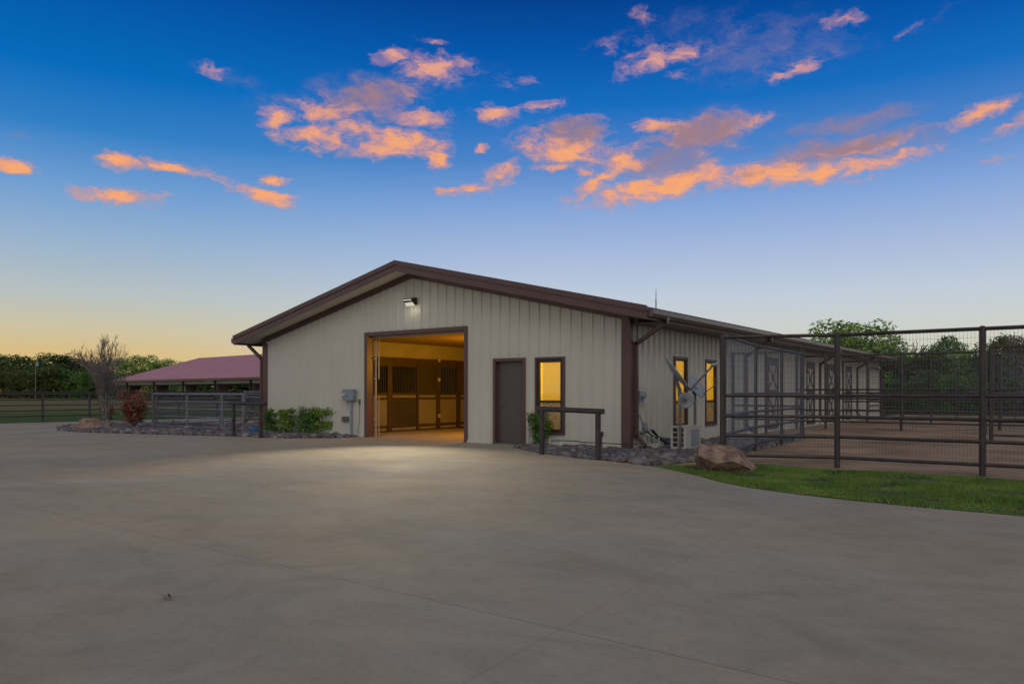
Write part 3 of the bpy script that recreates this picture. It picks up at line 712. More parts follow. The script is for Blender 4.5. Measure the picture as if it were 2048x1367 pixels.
# inner fixtures (lit lamps; the one by the doorway is added)
def lamp_fix(x, y, z, col, e, size, name, label, emi):
    o = empty(name, (x, y, z), label, 'lamp')
    m = MB(); m.box(x-.35, x+.35, y-.06, y+.06, z-.03, z+.0); m.build('housing', M['white'], o)
    m = MB(); m.tube((x-.33, y, z-.05), (x+.33, y, z-.05), .02, 8); m.build('tube', emi, o)
    l = bpy.data.lights.new('lamp_light', 'AREA'); l.shape = 'RECTANGLE'; l.size = size; l.size_y = .3; l.energy = e; l.color = col
    q = bpy.data.objects.new('lamp_light', l); COL.objects.link(q); q.parent = o; q.location = (0, 0, -.09)
    return o
def pendant(x, y, z, zc, col, e, label):
    o = empty('pendant_lamp', (x, y, z), label, 'lamp')
    m = MB(); m.tube((x, y, z+.16), (x, y, zc), .008, 6); m.build('cord', M['black'], o)
    m = MB(); m.tube((x, y, z+.04), (x, y, z+.16), .05, 12, .02); m.build('lamp_holder', M['brown'], o)
    bm = bmesh.new(); bmesh.ops.create_uvsphere(bm, u_segments=16, v_segments=10, radius=.05); me = bpy.data.meshes.new('bulb'); bm.to_mesh(me); bm.free(); me.materials.append(M['warmglow'])
    q = bpy.data.objects.new('bulb', me); COL.objects.link(q); q.parent = o; q.location = (0, 0, -.02); q.visible_shadow = True
    l = bpy.data.lights.new('lamp_light', 'POINT'); l.energy = e; l.color = col; l.shadow_soft_size = .09
    q = bpy.data.objects.new('lamp_light', l); COL.objects.link(q); q.parent = o; q.location = (0, 0, -.16)
pendant(-6.0, 3.3, 2.45, 3.0, (1, .46, .0), 215, 'unseen warm bulb added just inside the doorway for its orange glow')  # hidden bulb added to throw orange light over ceiling and stalls
pendant(-2.2, 1.7, 2.25, 2.62, (1, .58, .006), 125, 'warm bulb hanging inside the office behind the front window')
pendant(-1.7, 4.3, 2.25, 2.62, (1, .58, .006), 120, 'warm bulb hanging inside the office behind the two side windows')

# ================= WALL FIXTURES =================
lp = empty('wall_lamp', (-6.75, 0, 3.72), 'black wall pack floodlight glowing high on the gable above the doorway', 'lamp')
m = MB(); m.prism([(-6.93, -.032, 3.98), (-6.93, -.25, 3.94), (-6.93, -.26, 3.86), (-6.93, -.12, 3.78), (-6.93, -.032, 3.76)], (.34, 0, 0)); m.build('housing', M['black'], lp, bevel=.008)
m = MB(); m.prism([(-6.91, -.275, 3.90), (-6.91, -.262, 3.91), (-6.91, -.10, 3.745), (-6.91, -.12, 3.74)], (.30, 0, 0)); m.build('lens', M['lampglow'], lp)
sp = bpy.data.lights.new('lamp_light', 'SPOT'); sp.energy = 1750; sp.color = (1, .83, .58); sp.spot_size = R(66); sp.spot_blend = 1; sp.shadow_soft_size = .12
so2 = bpy.data.objects.new('lamp_light', sp); COL.objects.link(so2); so2.parent = lp; so2.location = (0, -.34, .02)
tgt = Vector((-2.9, -5.4, 0)); so2.rotation_euler = (tgt-Vector((-6.75, -.34, 3.74))).to_track_quat('-Z', 'Y').to_euler()

hl = bpy.data.lights.new('lamp_light', 'POINT'); hl.energy = 1.3; hl.color = (1, .9, .65); hl.shadow_soft_size = .08
hq = bpy.data.objects.new('lamp_light', hl); COL.objects.link(hq); hq.parent = lp; hq.location = (0, -.22, -.08)
eb = empty('electrical_box', (-9.28, 0, 0), 'grey-blue electrical disconnect box on a conduit left of the doorway', 'electrical box')
m = MB(); m.box(-9.52, -9.06, -.20, -.035, 1.08, 1.42); m.build('box', M['greybox'], eb, bevel=.012)
m = MB(); m.tube((-9.42, -.20, 1.26), (-9.42, -.225, 1.26), .05, 14); m.box(-9.45, -9.36, -.24, -.22, 1.225, 1.25); m.build('switch', M['white'], eb)
m = MB(); m.tube((-9.22, -.10, 0), (-9.22, -.10, 1.08), .035, 10); m.build('conduit', M['greybox'], eb)
ob = empty('outlet_box', (-9.5, 0, .5), 'small twin grey outlet boxes low on the wall beside the grey conduit', 'outlet box')
for x in (-9.66, -9.52): m = MB(); m.box(x, x+.11, -.09, -.033, .44, .60); m.build('cover', M['greym'], ob, bevel=.006)
m = MB(); m.box(-8.93, -8.88, -.09, -.032, .98, 1.12); m.path([(-8.9, -.06, .98), (-8.9, -.06, .6), (-8.93, -.07, .35), (-8.97, -.08, .2), (-8.94, -.08, .1)], .008)
tag(m.build('cable', M['greym']), 'thin grey cable hanging on the wall beside the doorway frame', 'cable')
m = MB(); p = PY(1203, 867, -.05); m.box(p.x-.03, p.x+.04, -.11, -.032, p.z-.05, p.z+.05); m.tube((p.x, -.06, .02), (p.x, -.06, p.z-.05), .012, 6)
tag(m.build('hose_tap', M['black']), 'small black tap on the front wall behind the right hitching rail', 'tap')
# meter, outlets and cables on the side wall
mt = empty('meter_box', (.0, .75, .9), 'grey meter with round glass cover on the side wall by the corner', 'meter')
p = PX(1277, 790, .03); m = MB(); m.box(.033, .12, p.y-.10, p.y+.08, p.z-.14, p.z+.10); m.build('box', M['greybox'], mt, bevel=.008)
m = MB(); m.tube((.12, p.y, p.z), (.20, p.y, p.z), .085, 16, .075); m.build('glass_cover', M['dish'], mt, smooth=False)
ym = p.y
for (u, v) in ((1274, 853), (1285, 853)):
    p = PX(u, v, .03); m = MB(); m.box(.033, .10, p.y-.09, p.y+.09, p.z-.14, p.z+.10); m.box(.10, .125, p.y-.07, p.y+.07, p.z-.1, p.z+.08)
    tag(m.build('outlet_box', M['dish'] if u > 1280 else M['white'], bevel=.005), ('grey' if u > 1280 else 'pale')+' outlet box low on the side wall below the round meter, '+('farther from' if u > 1280 else 'nearer')+' the corner', 'outlet box')
m = MB(); m.path([(.05, ym-.1, 2.95), (.06, ym-.08, 2.6), (.05, ym-.14, 2.2), (.05, ym-.12, 1.1)], .010); m.path([(.06, ym, .8), (.08, ym+.1, .6), (.12, ym+.5, .3), (.2, ym+.4, .12)], .009)
m.path([(.06, ym-.05, .8), (.07, ym-.08, .55), (.10, ym-.02, .35)], .008)
tag(m.build('cable', M['black']), 'thin dark cable hanging from the eave to the side wall meter', 'cable')
m = MB()
for k in range(5):
    y = ym+.1; pts = []
    for i in range(14):
        t = i/13; pts.append((.10+.12*math.sin(t*3+k)+.05*k, ym+.1+t*(1.75-.1*k)+0.05*k, .42*(1-t)**2.4*(1-.1*k)+.06+.03*k+.13*max(0, t-.7)*2))
    m.path(pts, .014, 6)
tag(m.build('hose_bundle', M['black']), 'black bundled hoses lying along the side wall towards the air conditioner', 'hose')
m = MB(); m.path([(.15, ym+.1, .02), (.15, ym+.1, .34), (.28, ym+.0, .34)], .022, 8); m.path([(.30, ym+.5, .02), (.30, ym+.5, .22), (.22, ym+.7, .28)], .022, 8); m.box(.2, .5, ym+.1, ym+.35, .02, .14)
tag(m.build('water_pipe', M['white'], bevel=.004), 'short white pipes and block at the foot of the side wall', 'pipe')
# air conditioner
ac = empty('air_conditioner', (.95, 1.2, 0), 'white outdoor air conditioner unit standing on the stones below the window', 'air conditioner')
g0 = G(1341, 903); g1 = G(1385, 898); base = Vector((g0.x, g0.y, 0))
x0, y0 = base.x, base.y
AX = lambda a, b, z: (x0+a, y0+b, z)
W_, D_, H_ = .36, .85, .50
m = MB(); m.box(x0, x0+W_, y0, y0+D_, .06, .06+H_); m.build('case', M['white'], ac, bevel=.012)
m = MB()
for i in range(4):
    for j in range(2): m.box(x0+.06+j*.14, x0+.17+j*.14, y0-.006, y0+.004, .12+i*.11, .21+i*.11)
m.build('vent', M['black'], ac)
m = MB(); m.box(x0+W_-.002, x0+W_+.008, y0+.30, y0+.75, .12, .50); m.build('side_panel', M['dish'], ac)
m = MB(); m.box(x0+.03, x0+.10, y0+.05, y0+D_-.05, 0, .06); m.box(x0+W_-.1, x0+W_-.03, y0+.05, y0+D_-.05, 0, .06); m.build('foot', M['black'], ac)
m = MB(); m.box(x0-.008, x0+W_+.008, y0-.008, y0+D_+.008, .06+H_, .075+H_); m.build('lid', M['white'], ac, bevel=.004)

# satellite dishes
def dishmesh(c, nrm, ra, rb, depth_, roll=0., seg=28, rings=6):
    nrm = Vector(nrm).normalized(); q = Vector((0, 0, 1)); u = q.cross(nrm).normalized(); w = nrm.cross(u).normalized()
    m = MB(); c = Vector(c); vs = []; fs = []
    for side in (0, 1):
        base_ = len(vs); off = nrm*(-.02*side); vs.append(c-nrm*depth_+off)
        for r in range(1, rings+1):
            t = r/rings
            for k in range(seg):
                a = 2*math.pi*k/seg; vs.append(c+u*math.cos(a)*ra*t+w*math.sin(a)*rb*t-nrm*depth_*(1-t*t)+off)
        for k in range(seg):
            fs.append((base_, base_+1+k, base_+1+(k+1) % seg))
            for r in range(rings-1):
                i0 = base_+1+r*seg; fs.append((i0+k, i0+seg+k, i0+seg+(k+1) % seg, i0+(k+1) % seg))
    n_ = 1+rings*seg
    for k in range(seg): a = 1+(rings-1)*seg; fs.append((a+k, a+(k+1) % seg, a+(k+1) % seg+n_, a+k+n_))
    m.add(vs, fs); return m
g = G(1360, 906); zd = depth(g)
def A3(u, v, dd): return AT(u, v, dd)
p1 = Vector((g.x, g.y, 0)); ptop = A3(1360, 783, zd)
sd = empty('satellite_dish', p1, 'large grey satellite dish tilted skyward on the nearer pole by the side windows', 'satellite dish', None)
m = MB(); m.tube(p1, (p1.x, p1.y, ptop.z), .032, 12); m.build('pole', M['greym'], sd, smooth=False)
up = Vector((0, 0, 1))
def plane_dir(du, dv, dn): return RT*du+up*(-dv)+FW*dn
cA = A3(1356, 746, zd)
nA = plane_dir(.80, -.60, -.13)
dm = dishmesh(cA, nA, .44, .44, .07); dm.build('reflector', M['dish'], sd, smooth=True)
foot = A3(1380, 781, zd-.03); feed = A3(1428, 729, zd-.25)
m = MB(); m.bar(foot, feed, .028, .028); m.bar(foot+Vector((0, 0, .03)), feed+FW*.06+Vector((0, 0, .02)), .014, .014); m.build('arm', M['greym'], sd)
m = MB(); m.tube(feed-RT*.06, feed+RT*.0+Vector((0, 0, .0)), .028, 10, .035); m.tube(feed, feed+RT*.12+Vector((0, 0, .05)), .035, 10, .015); m.tube(feed-RT*.03, feed+RT*.1-Vector((0, 0, .02)), .012, 6); m.build('feed_horn', M['dish'], sd)
m = MB(); m.bar(ptop, cA-nA*.08, .10, .07); m.tube(ptop-Vector((0, 0, .12)), ptop, .05, 10); m.bar(cA-nA*.08, foot, .04, .03); m.build('bracket', M['greym'], sd)
# small round dish on the same pole
c3 = A3(1372, 800, zd-.09)
sd3 = empty('satellite_dish', c3, 'small round pale dish facing the drive, clamped to the nearer pole', 'satellite dish')
n3 = plane_dir(-.30, .06, -.95)
dishmesh(c3, n3, .175, .175, .012).build('reflector', M['dish'], sd3, smooth=True)
m = MB()
cc = c3+n3*.02-RT*.055+up*.01
for k in range(20):
    a, b = 2*math.pi*k/20, 2*math.pi*(k+1)/20
    m.tube(cc+RT*math.cos(a)*.075+up*math.sin(a)*.075, cc+RT*math.cos(b)*.075+up*math.sin(b)*.075, .006, 5)
m.tube(cc-n3*.03, cc+n3*.05, .035, 12, .03); m.build('feed_horn', M['greym'], sd3)
m = MB(); m.bar(c3-n3*.03, (p1.x, p1.y, c3.z), .05, .05); m.build('bracket', M['greym'], sd3)
# second pole and dish
g = G(1390, 897); z2 = depth(g); p2 = Vector((g.x, g.y, 0)); pt2 = A3(1387, 787, z2)
sd2 = empty('satellite_dish', p2, 'smaller grey satellite dish on the farther pole between the two side windows', 'satellite dish')
m = MB(); m.tube(p2, (p2.x, p2.y, pt2.z), .034, 12); m.build('pole', M['greym'], sd2)
c2 = A3(1394, 772, z2); n2 = plane_dir(.62, -.50, -.60)
dishmesh(c2, n2, .25, .29, .05).build('reflector', M['dish'], sd2, smooth=True)
f2 = A3(1406, 789, z2-.1); e2 = A3(1436, 764, z2-.3)
m = MB(); m.bar(f2, e2, .018, .018); m.build('arm', M['greym'], sd2)
m = MB(); m.bar(e2-up*.07, e2+up*.07, .03, .05); m.bar(e2-up*.07-RT*.08, e2-up*.07, .03, .03, (0, 1, 0)); m.bar(e2+up*.07-RT*.06, e2+up*.07, .03, .03, (0, 1, 0)); m.build('feed_horn', M['greym'], sd2)
m = MB(); m.bar(pt2, c2-n2*.05, .08, .06)
for k in range(14):
    a, b = 2*math.pi*k/14, 2*math.pi*(k+1)/14; q = A3(1401, 802, z2)
    m.tube(q+RT*math.cos(a)*.06+up*math.sin(a)*.085, q+RT*math.cos(b)*.06+up*math.sin(b)*.085, .005, 5)
m.build('bracket', M['greym'], sd2)
# roof whip antenna
p = PX(1312, 612, .25); m = MB(); zb = rz(.25)+.06; top = PX(1312, 579, .25).z; m.tube((.25, p.y, zb), (.25, p.y, zb+.25), .014, 8); m.tube((.25, p.y, zb+.25), (.25, p.y, top), .009, 8, .006)
m.box(.2, .3, p.y-.05, p.y+.05, zb-.04, zb+.01)
tag(m.build('antenna', M['greym']), 'thin grey whip antenna standing on the right roof edge', 'antenna')

# ================= HITCHING RAILS =================
def hitch(a, b, za, zb, over, label, th=.035):
    o = empty('hitching_rail', (a.x, a.y, 0), label, 'hitching rail', 'hitching rails')
    a = Vector((a.x, a.y, 0)); b = Vector((b.x, b.y, 0)); d = (b-a).normalized()
    for p, z in ((a, za), (b, zb)):
        m = MB(); m.bar(p, p+Vector((0, 0, z)), .085, .085, (0, 1, 0)); m.build('post', M['pipe'], o, bevel=.006)
    m = MB(); m.tube(a-d*over+Vector((0, 0, za+th)), b+d*over+Vector((0, 0, zb+th)), .055, 14); m.build('rail', M['pipe'], o)
hitch(G(1084, 908), G(1196, 919), .94, .92, .14, 'brown pipe hitching rail in front of the lit window')
hitch(G(467, 872), G(521, 875), .96, .96, .25, 'brown pipe hitching rail at the left corner of the barn')

# ================= FENCES =================
def fence(name, pts, h, rails, label, group, rr=.03, pr=.045, mesh=None, wm='wire', mat='pipe', base=0., cat='fence', top=None, wr=.0018, vs=.0508):
    """posts at pts, rails (heights), mesh (z0,z1)"""
    o = empty(name, (pts[0][0], pts[0][1], 0), label, cat, group)
    m_ = M[mat]
    for p in pts:
        m = MB(); m.tube((p[0], p[1], 0), (p[0], p[1], h+base), pr, 10); m.tube((p[0], p[1], h+base), (p[0], p[1], h+base+.02), pr, 10, pr*.5); m.build('post', m_, o, smooth=False)
    for z in rails:
        m = MB()
        for a, b in zip(pts, pts[1:]): m.tube((a[0], a[1], z+base), (b[0], b[1], z+base), (top or rr) if z == max(rails) else rr, 8)
        m.build('rail', m_, o)
    if mesh:
        m = MB()
        for a, b in zip(pts, pts[1:]):
            a = Vector((a[0], a[1], 0)); b = Vector((b[0], b[1], 0)); Ln = (b-a).length; d = (b-a)/Ln; off = Vector((d.y, -d.x, 0))*(rr*.3)
            k = int(Ln/vs)
            for i in range(1, k):
                q = a+d*(i*Ln/k)+off; m.tube(q+Vector((0, 0, mesh[0]+base)), q+Vector((0, 0, mesh[1]+base)), wr, 3, caps=False)
            z = mesh[0]+.08
            while z < mesh[1]: m.tube(a+off+Vector((0, 0, z+base)), b+off+Vector((0, 0, z+base)), wr, 3, caps=False); z += .1016
        m.build('wire_mesh', M[wm], o)
    return o
RL = [.19, .55, .90, 1.27]
P1 = (2.99, -2.11); P2 = (4.81, -1.45); P3 = (6.98, -1.5); P4 = (9.1, -1.55); P5 = (11.2, -1.6)
fence('paddock_fence', [P1, P2, P3, P4, P5], 2.36, RL+[2.335], 'tall dark pipe and wire fence along the lawn edge', 'paddock fences', .030, .049, (.19, 2.33), wr=.0022)
gt = fence('paddock_gate', [(2.97, -1.98), (2.4, 1.48), (2.29, 3.78), (2.17, 6.12)], 2.42, RL+[2.38], 'tall wire side panel running back from the boulder beside the barn wall', 'paddock fences', .03, .04, (.19, 2.36), mat='pipe', wm='wirelight', wr=.002, cat='fence')
fence('paddock_fence', [(.10, 6.41), (1.1, 6.3), (2.1, 6.2)], 2.5, [.55, .94, 1.30, 2.47], 'short tall fence closing the stone strip behind the gate panel', 'paddock fences', .026, .036, (.19, 2.46))
def run(y, x1, h, rails, lab, start=.06, step=2.45):
    pts = [(start, y)]; x = start+1.0
    while x < x1: pts.append((x, y)); x += step
    pts.append((x1, y)); return fence('paddock_fence', pts, h, rails, lab, 'paddock fences', .03, .04, (rails[0], h-.02), wr=.0016)
run(13.1, 13.5, 2.66, [.28, .68, 1.10, 1.42, 2.63], 'tall run divider fence behind the first paddock, meeting the barn between stable doors')
run(20.2, 15.0, 2.70, [.2, .55, .92, 1.30, 1.44, 2.67], 'tall run divider fence near the last stable doors')
run(28.9, 20, 2.70, [.2, .5, .8, 1.12, 1.45, 2.67], 'farthest tall fence closing the runs at the back of the barn', .1)
fence('paddock_fence', [(6.45, 8.0), (8.6, 8.0), (11, 8.0)], 2.55, [.2, .56, .92, 1.28, 2.52], 'tall fence section at the far right behind the lawn fence', 'paddock fences', .03, .05, (.2, 2.5))
fence('paddock_fence', [(13.5, 13.1), (15., 20.2), (17, 28.9)], 2.66, [.28, .68, 1.10, 1.42, 2.63], 'outer tall fence joining the run dividers on the right', 'paddock fences', .03, .04, (.28, 2.6))
# wind screen panel of solid bars: pair of heavy posts on the far right
m = MB()
for u in (1983, 1999):
    q = PY(u, 800, 15.5); m.bar((q.x, 15.5, 0), (q.x, 15.5, 2.45), .10, .10, (0, 1, 0))
q0 = PY(1983, 800, 15.5); q1 = PY(1999, 800, 15.5); m.bar((q0.x, 15.5, 2.40), (q1.x, 15.5, 2.40), .08, .08)
for z in (.4, .8, 1.2, 1.6, 2.0): m.bar((q0.x, 15.5, z), (q1.x, 15.5, z), .04, .04)
tag(m.build('gate_frame', M['pipe']), 'narrow dark steel walk-through gate standing inside the far right runs', 'gate')

# left low pen
pq = [(-19.06, -.89), (-17.0, -.76), (PY(445, 857, -.7).x, -.7), (-13.85, -.65)]
fence('pen_fence', pq, 1.28, [.12, .46, .74, 1.0, 1.26], 'low grey pipe and wire fence between the red shrub and the barn corner', 'pen fences', .026, .036, (.12, 1.25), mat='pipeg', top=.042)
fence('pen_fence', [(-19.0, -.8), (-19.6, 2.2), (-20.3, 5.2)], 1.28, [.14, .5, .86, 1.24], 'low grey pipe fence running back from the pen corner post', 'pen fences', .026, .036, (.14, 1.24), mat='pipeg', top=.04, wr=.003)
fence('pen_fence', [(-19.4, 3.2), (-17.5, 3.0), (-15.6, 2.8), (-13.8, 2.6)], 1.38, [.25, .55, .85, 1.12, 1.34], 'low grey pipe fence crossing the middle of the pen', 'pen fences', .026, .045, (.1, 1.3), mat='pipeg', wr=.003)
fence('pen_fence', [(-20.3, 7.5), (-18.2, 7.3), (-16, 7.1), (-13.8, 6.9)], 1.42, [.2, .45, .7, .95, 1.2, 1.4], 'low grey pipe fence crossing the back of the pen', 'pen fences', .026, .04, (.1, 1.38), mat='pipeg', wr=.003)
fence('pen_fence', [(-26, 13), (-23, 12.8), (-20, 12.6), (-16.8, 12.4), (-13.8, 12.2)], 1.42, [.3, .6, .9, 1.15, 1.4], 'farthest low grey pipe fence of the left pens', 'pen fences', .026, .04, None, mat='pipeg')
# pasture fence along the drive
ys = [-9.2, -7.1, -5.0, -2.9, -.8, 1.2, 3.4, 5.5, 7.6, 9.7, 11.8, 13.9, 16, 18.1, 20.2]
fence('pasture_fence', [(-28.55 if y < 2 else -28.55+.04*(y-2), y) for y in ys], 1.26, [.27, .52, .75, .99, 1.23], 'low dark five-rail pipe fence between the driveway and the pasture', None, .022, .05)
# far pasture fence
a = G(-40, 797.2); b = G(700, 797.2)
n_ = 22
fence('pasture_fence', [(a.x+(b.x-a.x)*i/n_, a.y+(b.y-a.y)*i/n_) for i in range(n_+1)], 1.42, [.95, 1.08, 1.2, 1.3, 1.4], 'distant dark rail fence at the far side of the pasture before the trees', None, .05, .08, mat='darksteel')

# ================= PAVILION =================
eA = AT(231, 762, 126); eB = AT(525, 755, 95)
eA = Vector((eA.x, eA.y, 0)); eB = Vector((eB.x, eB.y, 0)); dE = (eB-eA).normalized(); nE = Vector((-dE.y, dE.x, 0))
if nE.dot(FW) < 0: nE = -nE
HE = 3.12; WP = 30.; RP = .285*WP/2; LE = (eB-eA).length+24
pav = empty('pavilion', eA, 'long open-sided riding arena with a dull red low gable roof', 'pavilion')
up = Vector((0, 0, 1))
def PP(s, d, z): return eA+dE*s+nE*d+up*z
m = MB()
for d0, d1, z0, z1 in ((-.6, WP/2, HE-.08, HE+RP), (WP+.6, WP/2, HE-.08, HE+RP)):
    a = [PP(-.8, d0, z0), PP(LE, d0, z0), PP(LE, d1, z1), PP(-.8, d1, z1)]; m.prism(a, (0, 0, .15))
m.build('roof', M['redroof'], pav)
m = MB(); s = 0.
m.prism([PP(-.9, -.65, HE-.22), PP(-.9, -.65, HE+.09), PP(LE, -.65, HE+.09), PP(LE, -.65, HE-.22)], -nE*.05)
m.prism([PP(-.9, -.6, HE-.15), PP(-.9, WP/2, HE+RP-.07), PP(-.9, WP+.6, HE-.15), PP(-.9, WP+.6, HE+.1), PP(-.9, WP/2, HE+RP+.18), PP(-.9, -.6, HE+.1)], -dE*.06)
m.build('fascia', M['brown'], pav)
m = MB(); m.prism([PP(0, 0, HE-.62), PP(LE, 0, HE-.62), PP(LE, 0, HE-.22), PP(0, 0, HE-.22)], nE*.06); m.prism([PP(0, .06, HE-.62), PP(0, WP, HE-.62), PP(0, WP, HE-.22), PP(0, .06, HE-.22)], dE*.06); m.build('eave_panel', M['whitepanel'], pav)
m = MB(); m.prism([PP(0, .07, HE-.80), PP(LE, .07, HE-.80), PP(LE, .07, HE-.62), PP(0, .07, HE-.62)], nE*.10); m.prism([PP(0, WP, HE-.9), PP(LE, WP, HE-.9), PP(LE, WP, HE), PP(0, WP, HE)], nE*.10); m.build('beam', M['darksteel'], pav)
us = [255, 309, 367, 431, 502.5]; ss = []
for u in us:
    r = ray(u, 783); r.z = 0
    # intersect ray with eave line
    q = CAM.copy(); q.z = 0; den = r.x*dE.y-r.y*dE.x; t = ((eA.x-q.x)*dE.y-(eA.y-q.y)*dE.x)/den; ss.append((q+r*t-eA).dot(dE))
ss = [ss[0]-(ss[1]-ss[0])*.9]*0+ss+[ss[-1]+8, ss[-1]+16]
for s in ss:
    m = MB(); m.bar(PP(s, -.10, -.05), PP(s, -.10, HE-.2), .22, .22, (0, 1, 0)); m.build('post', M['darksteel'], pav)
    m = MB(); m.prism([PP(s, .2, 0), PP(s, .9, 0), PP(s, 2.6, HE+.1), PP(s, .2, HE-.2)], dE*.18); m.prism([PP(s, WP-.2, 0), PP(s, WP-.9, 0), PP(s, WP-2.6, HE+.1), PP(s, WP-.2, HE-.2)], dE*.18)
    m.prism([PP(s, .2, HE-.6), PP(s, WP/2, HE+RP-.7), PP(s, WP-.2, HE-.6), PP(s, WP-.2, HE-.1), PP(s, WP/2, HE+RP-.1), PP(s, .2, HE-.1)], dE*.15)
    m.build('frame', M['brown'], pav)
m = MB()
for z in (.5, .95, 1.4): m.bar(PP(0, 0, z), PP(LE, 0, z), .06, .06); m.bar(PP(0, WP, z), PP(LE, WP, z), .06, .06)
m.build('rail', M['darksteel'], pav)

# ================= PLANTS =================
def leaves(points, size, seed, squash=1.):
    """one small folded leaf face per point"""
    r = random.Random(seed); m = MB()
    for p, n_ in points:
        s = size*r.uniform(.6, 1.3)
        a = Vector((r.gauss(0, 1), r.gauss(0, 1), r.gauss(0, .7)*squash)).normalized(); b = (n_+Vector((r.gauss(0, .6), r.gauss(0, .6), r.gauss(0, .6)))).normalized()
        c = a.cross(b)
        if c.length < .1: continue
        c.normalize(); p = Vector(p)
        m.add([p-a*s*.5, p+c*s*.28, p+a*s*.6, p-c*s*.28], [(0, 1, 2, 3)])
    return m
def clump_points(clumps, n, seed, hollow=.55):
    r = random.Random(seed); tot = sum(a*b*c for _, (a, b, c) in clumps); out = []
    for c, (a, b, d) in clumps:
        k = max(3, int(n*a*b*d/tot))
        for _ in range(k):
            v = Vector((r.gauss(0, 1), r.gauss(0, 1), r.gauss(0, 1))).normalized(); t = hollow+(1-hollow)*r.random()
            if r.random() < .12: t *= 1.15
            out.append((Vector(c)+Vector((v.x*a*t, v.y*b*t, v.z*d*t)), v+Vector((0, 0, .3))))
    return out
def limbs(m, a, d, ln, r0, lev, rg, spread=.55, kids=3, mn=.004):
    pts = [Vector(a)]; dd = Vector(d).normalized(); seg = 3
    for i in range(seg):
        dd = (dd+Vector((rg.gauss(0, .12), rg.gauss(0, .12), rg.gauss(0, .06)))).normalized(); pts.append(pts[-1]+dd*ln/seg)
    for i in range(seg): m.tube(pts[i], pts[i+1], max(mn, r0*(1-.25*i)), 5 if lev > 1 else 4, max(mn, r0*(1-.25*(i+1))), caps=False)
    if lev <= 0: return
    for k in range(kids+(1 if lev > 2 else 0)):
        p = pts[1+rg.randrange(seg)]
        n_ = (dd+Vector((rg.gauss(0, spread), rg.gauss(0, spread), rg.gauss(0, spread*.4)+.12))).normalized()
        limbs(m, p, n_, ln*rg.uniform(.5, .78), r0*.55, lev-1, rg, spread, kids, mn)

protos = []
def tree_mesh(seed, h, w, leaf, n, trunk=.25, low=.06):
    """returns (crown MB, trunk MB) around origin; h total height, w crown half width"""
    r = random.Random(seed); cl = []
    for i in range(40):
        t = r.random(); z = h*(low+(1-low)*t*.92); rad = w*(1-.75*abs(t-.4)**1.5)*r.uniform(.35, .95); a = r.uniform(0, 6.28)
        s = w*r.uniform(.22, .42); cl.append(((math.cos(a)*rad*.85, math.sin(a)*rad*.85, z), (s, s, s*r.uniform(.55, .9))))
    cl.append(((0, 0, h*.55), (w*.5, w*.5, h*.3)))
    cm = leaves(clump_points(cl, n, seed), leaf, seed)
    tm = MB(); tm.tube((0, 0, 0), (0, 0, h*.35), trunk, 8, trunk*.7)
    rg = random.Random(seed+1)
    for i in range(6): a = r.uniform(0, 6.28); tm.tube((0, 0, h*r.uniform(.2, .4)), (math.cos(a)*w*.6, math.sin(a)*w*.6, h*r.uniform(.5, .85)), trunk*.45, 5, trunk*.1)
    return cm, tm
tmesh = {}
def tree(kind, loc, h, w, mat, label, group, seed, n=5200, leaf=.42, rot=0.):
    key_ = (kind, seed)
    if key_ not in tmesh:
        cm, tm = tree_mesh(seed, 10., 4.2, leaf, n)
        c = bpy.data.meshes.new('crown'); c.from_pydata(cm.v, [], cm.f); c.materials.append(M[mat])
        t = bpy.data.meshes.new('trunk'); t.from_pydata(tm.v, [], tm.f); t.materials.append(M['bark']); tmesh[key_] = (c, t)
    o = empty('tree', loc, label, 'tree', group); o.rotation_euler = (0, 0, rot); o.scale = (w/4.2, w/4.2, h/10)
    for nm, me in zip(('crown', 'trunk'), tmesh[key_]):
        q = bpy.data.objects.new(nm, me); COL.objects.link(q); q.parent = o
    return o
def treeat(u, ytop, d, wpx, mat, label, seed, kind, group, **k):
    p = AT(u, HY, d); h = (HY-ytop)/F*d+CAM.z; w = wpx/F*d/2*1.2
    return tree(kind+mat, (p.x, p.y, 0), h, w, M and mat, label, group, seed, rot=rnd.uniform(0, 6.28), **k)
gl = 'trees beyond the left pasture'
# (u, top, dist, width px)
lt = [(-30, 716, 175, 90, 'leaf_dark', 'dark round tree beyond the pasture at the left picture edge'),
      (22, 709, 185, 80, 'leaf_dark', 'dark leafy tree behind the olive tree at the far left'),
      (18, 728, 165, 80, 'leaf_olive', 'olive-green bushy tree in front of the dark trees at the far left'),
      (62, 716, 190, 50, 'leaf_dark', 'dark thin-crowned tree directly behind the utility pole'),
      (50, 738, 160, 50, 'leaf_olive', 'low olive tree just left of the utility pole'),
      (102, 706, 178, 80, 'leaf_dark', 'tallest broad dark tree just right of the utility pole'),
      (96, 730, 160, 60, 'leaf_olive', 'low olive tree just right of the utility pole'),
      (140, 712, 182, 60, 'leaf_dark', 'dark tree between the tallest tree and the bare tree'),
      (135, 735, 162, 60, 'leaf_deep', 'mid green low tree in front of the dark row left of the bare tree'),
      (175, 720, 180, 60, 'leaf_greydark', 'greyish green tree seen just behind the bare tree'),
      (205, 724, 172, 60, 'leaf_dark', 'dark tree seen through the twigs of the bare tree'),
      (185, 742, 155, 60, 'leaf_deep', 'low dark tree at the foot of the tree row behind the bare tree'),
      (252, 714, 165, 55, 'leaf_bright', 'bright green tree right of the bare tree'),
      (292, 710, 168, 60, 'leaf_bright', 'tallest bright green tree rising behind the red roof edge'),
      (335, 716, 172, 55, 'leaf_bright', 'bright green tree whose top shows over the red roof slope'),
      (240, 745, 150, 60, 'leaf_deep', 'low green tree beside the end of the red roofed arena')]
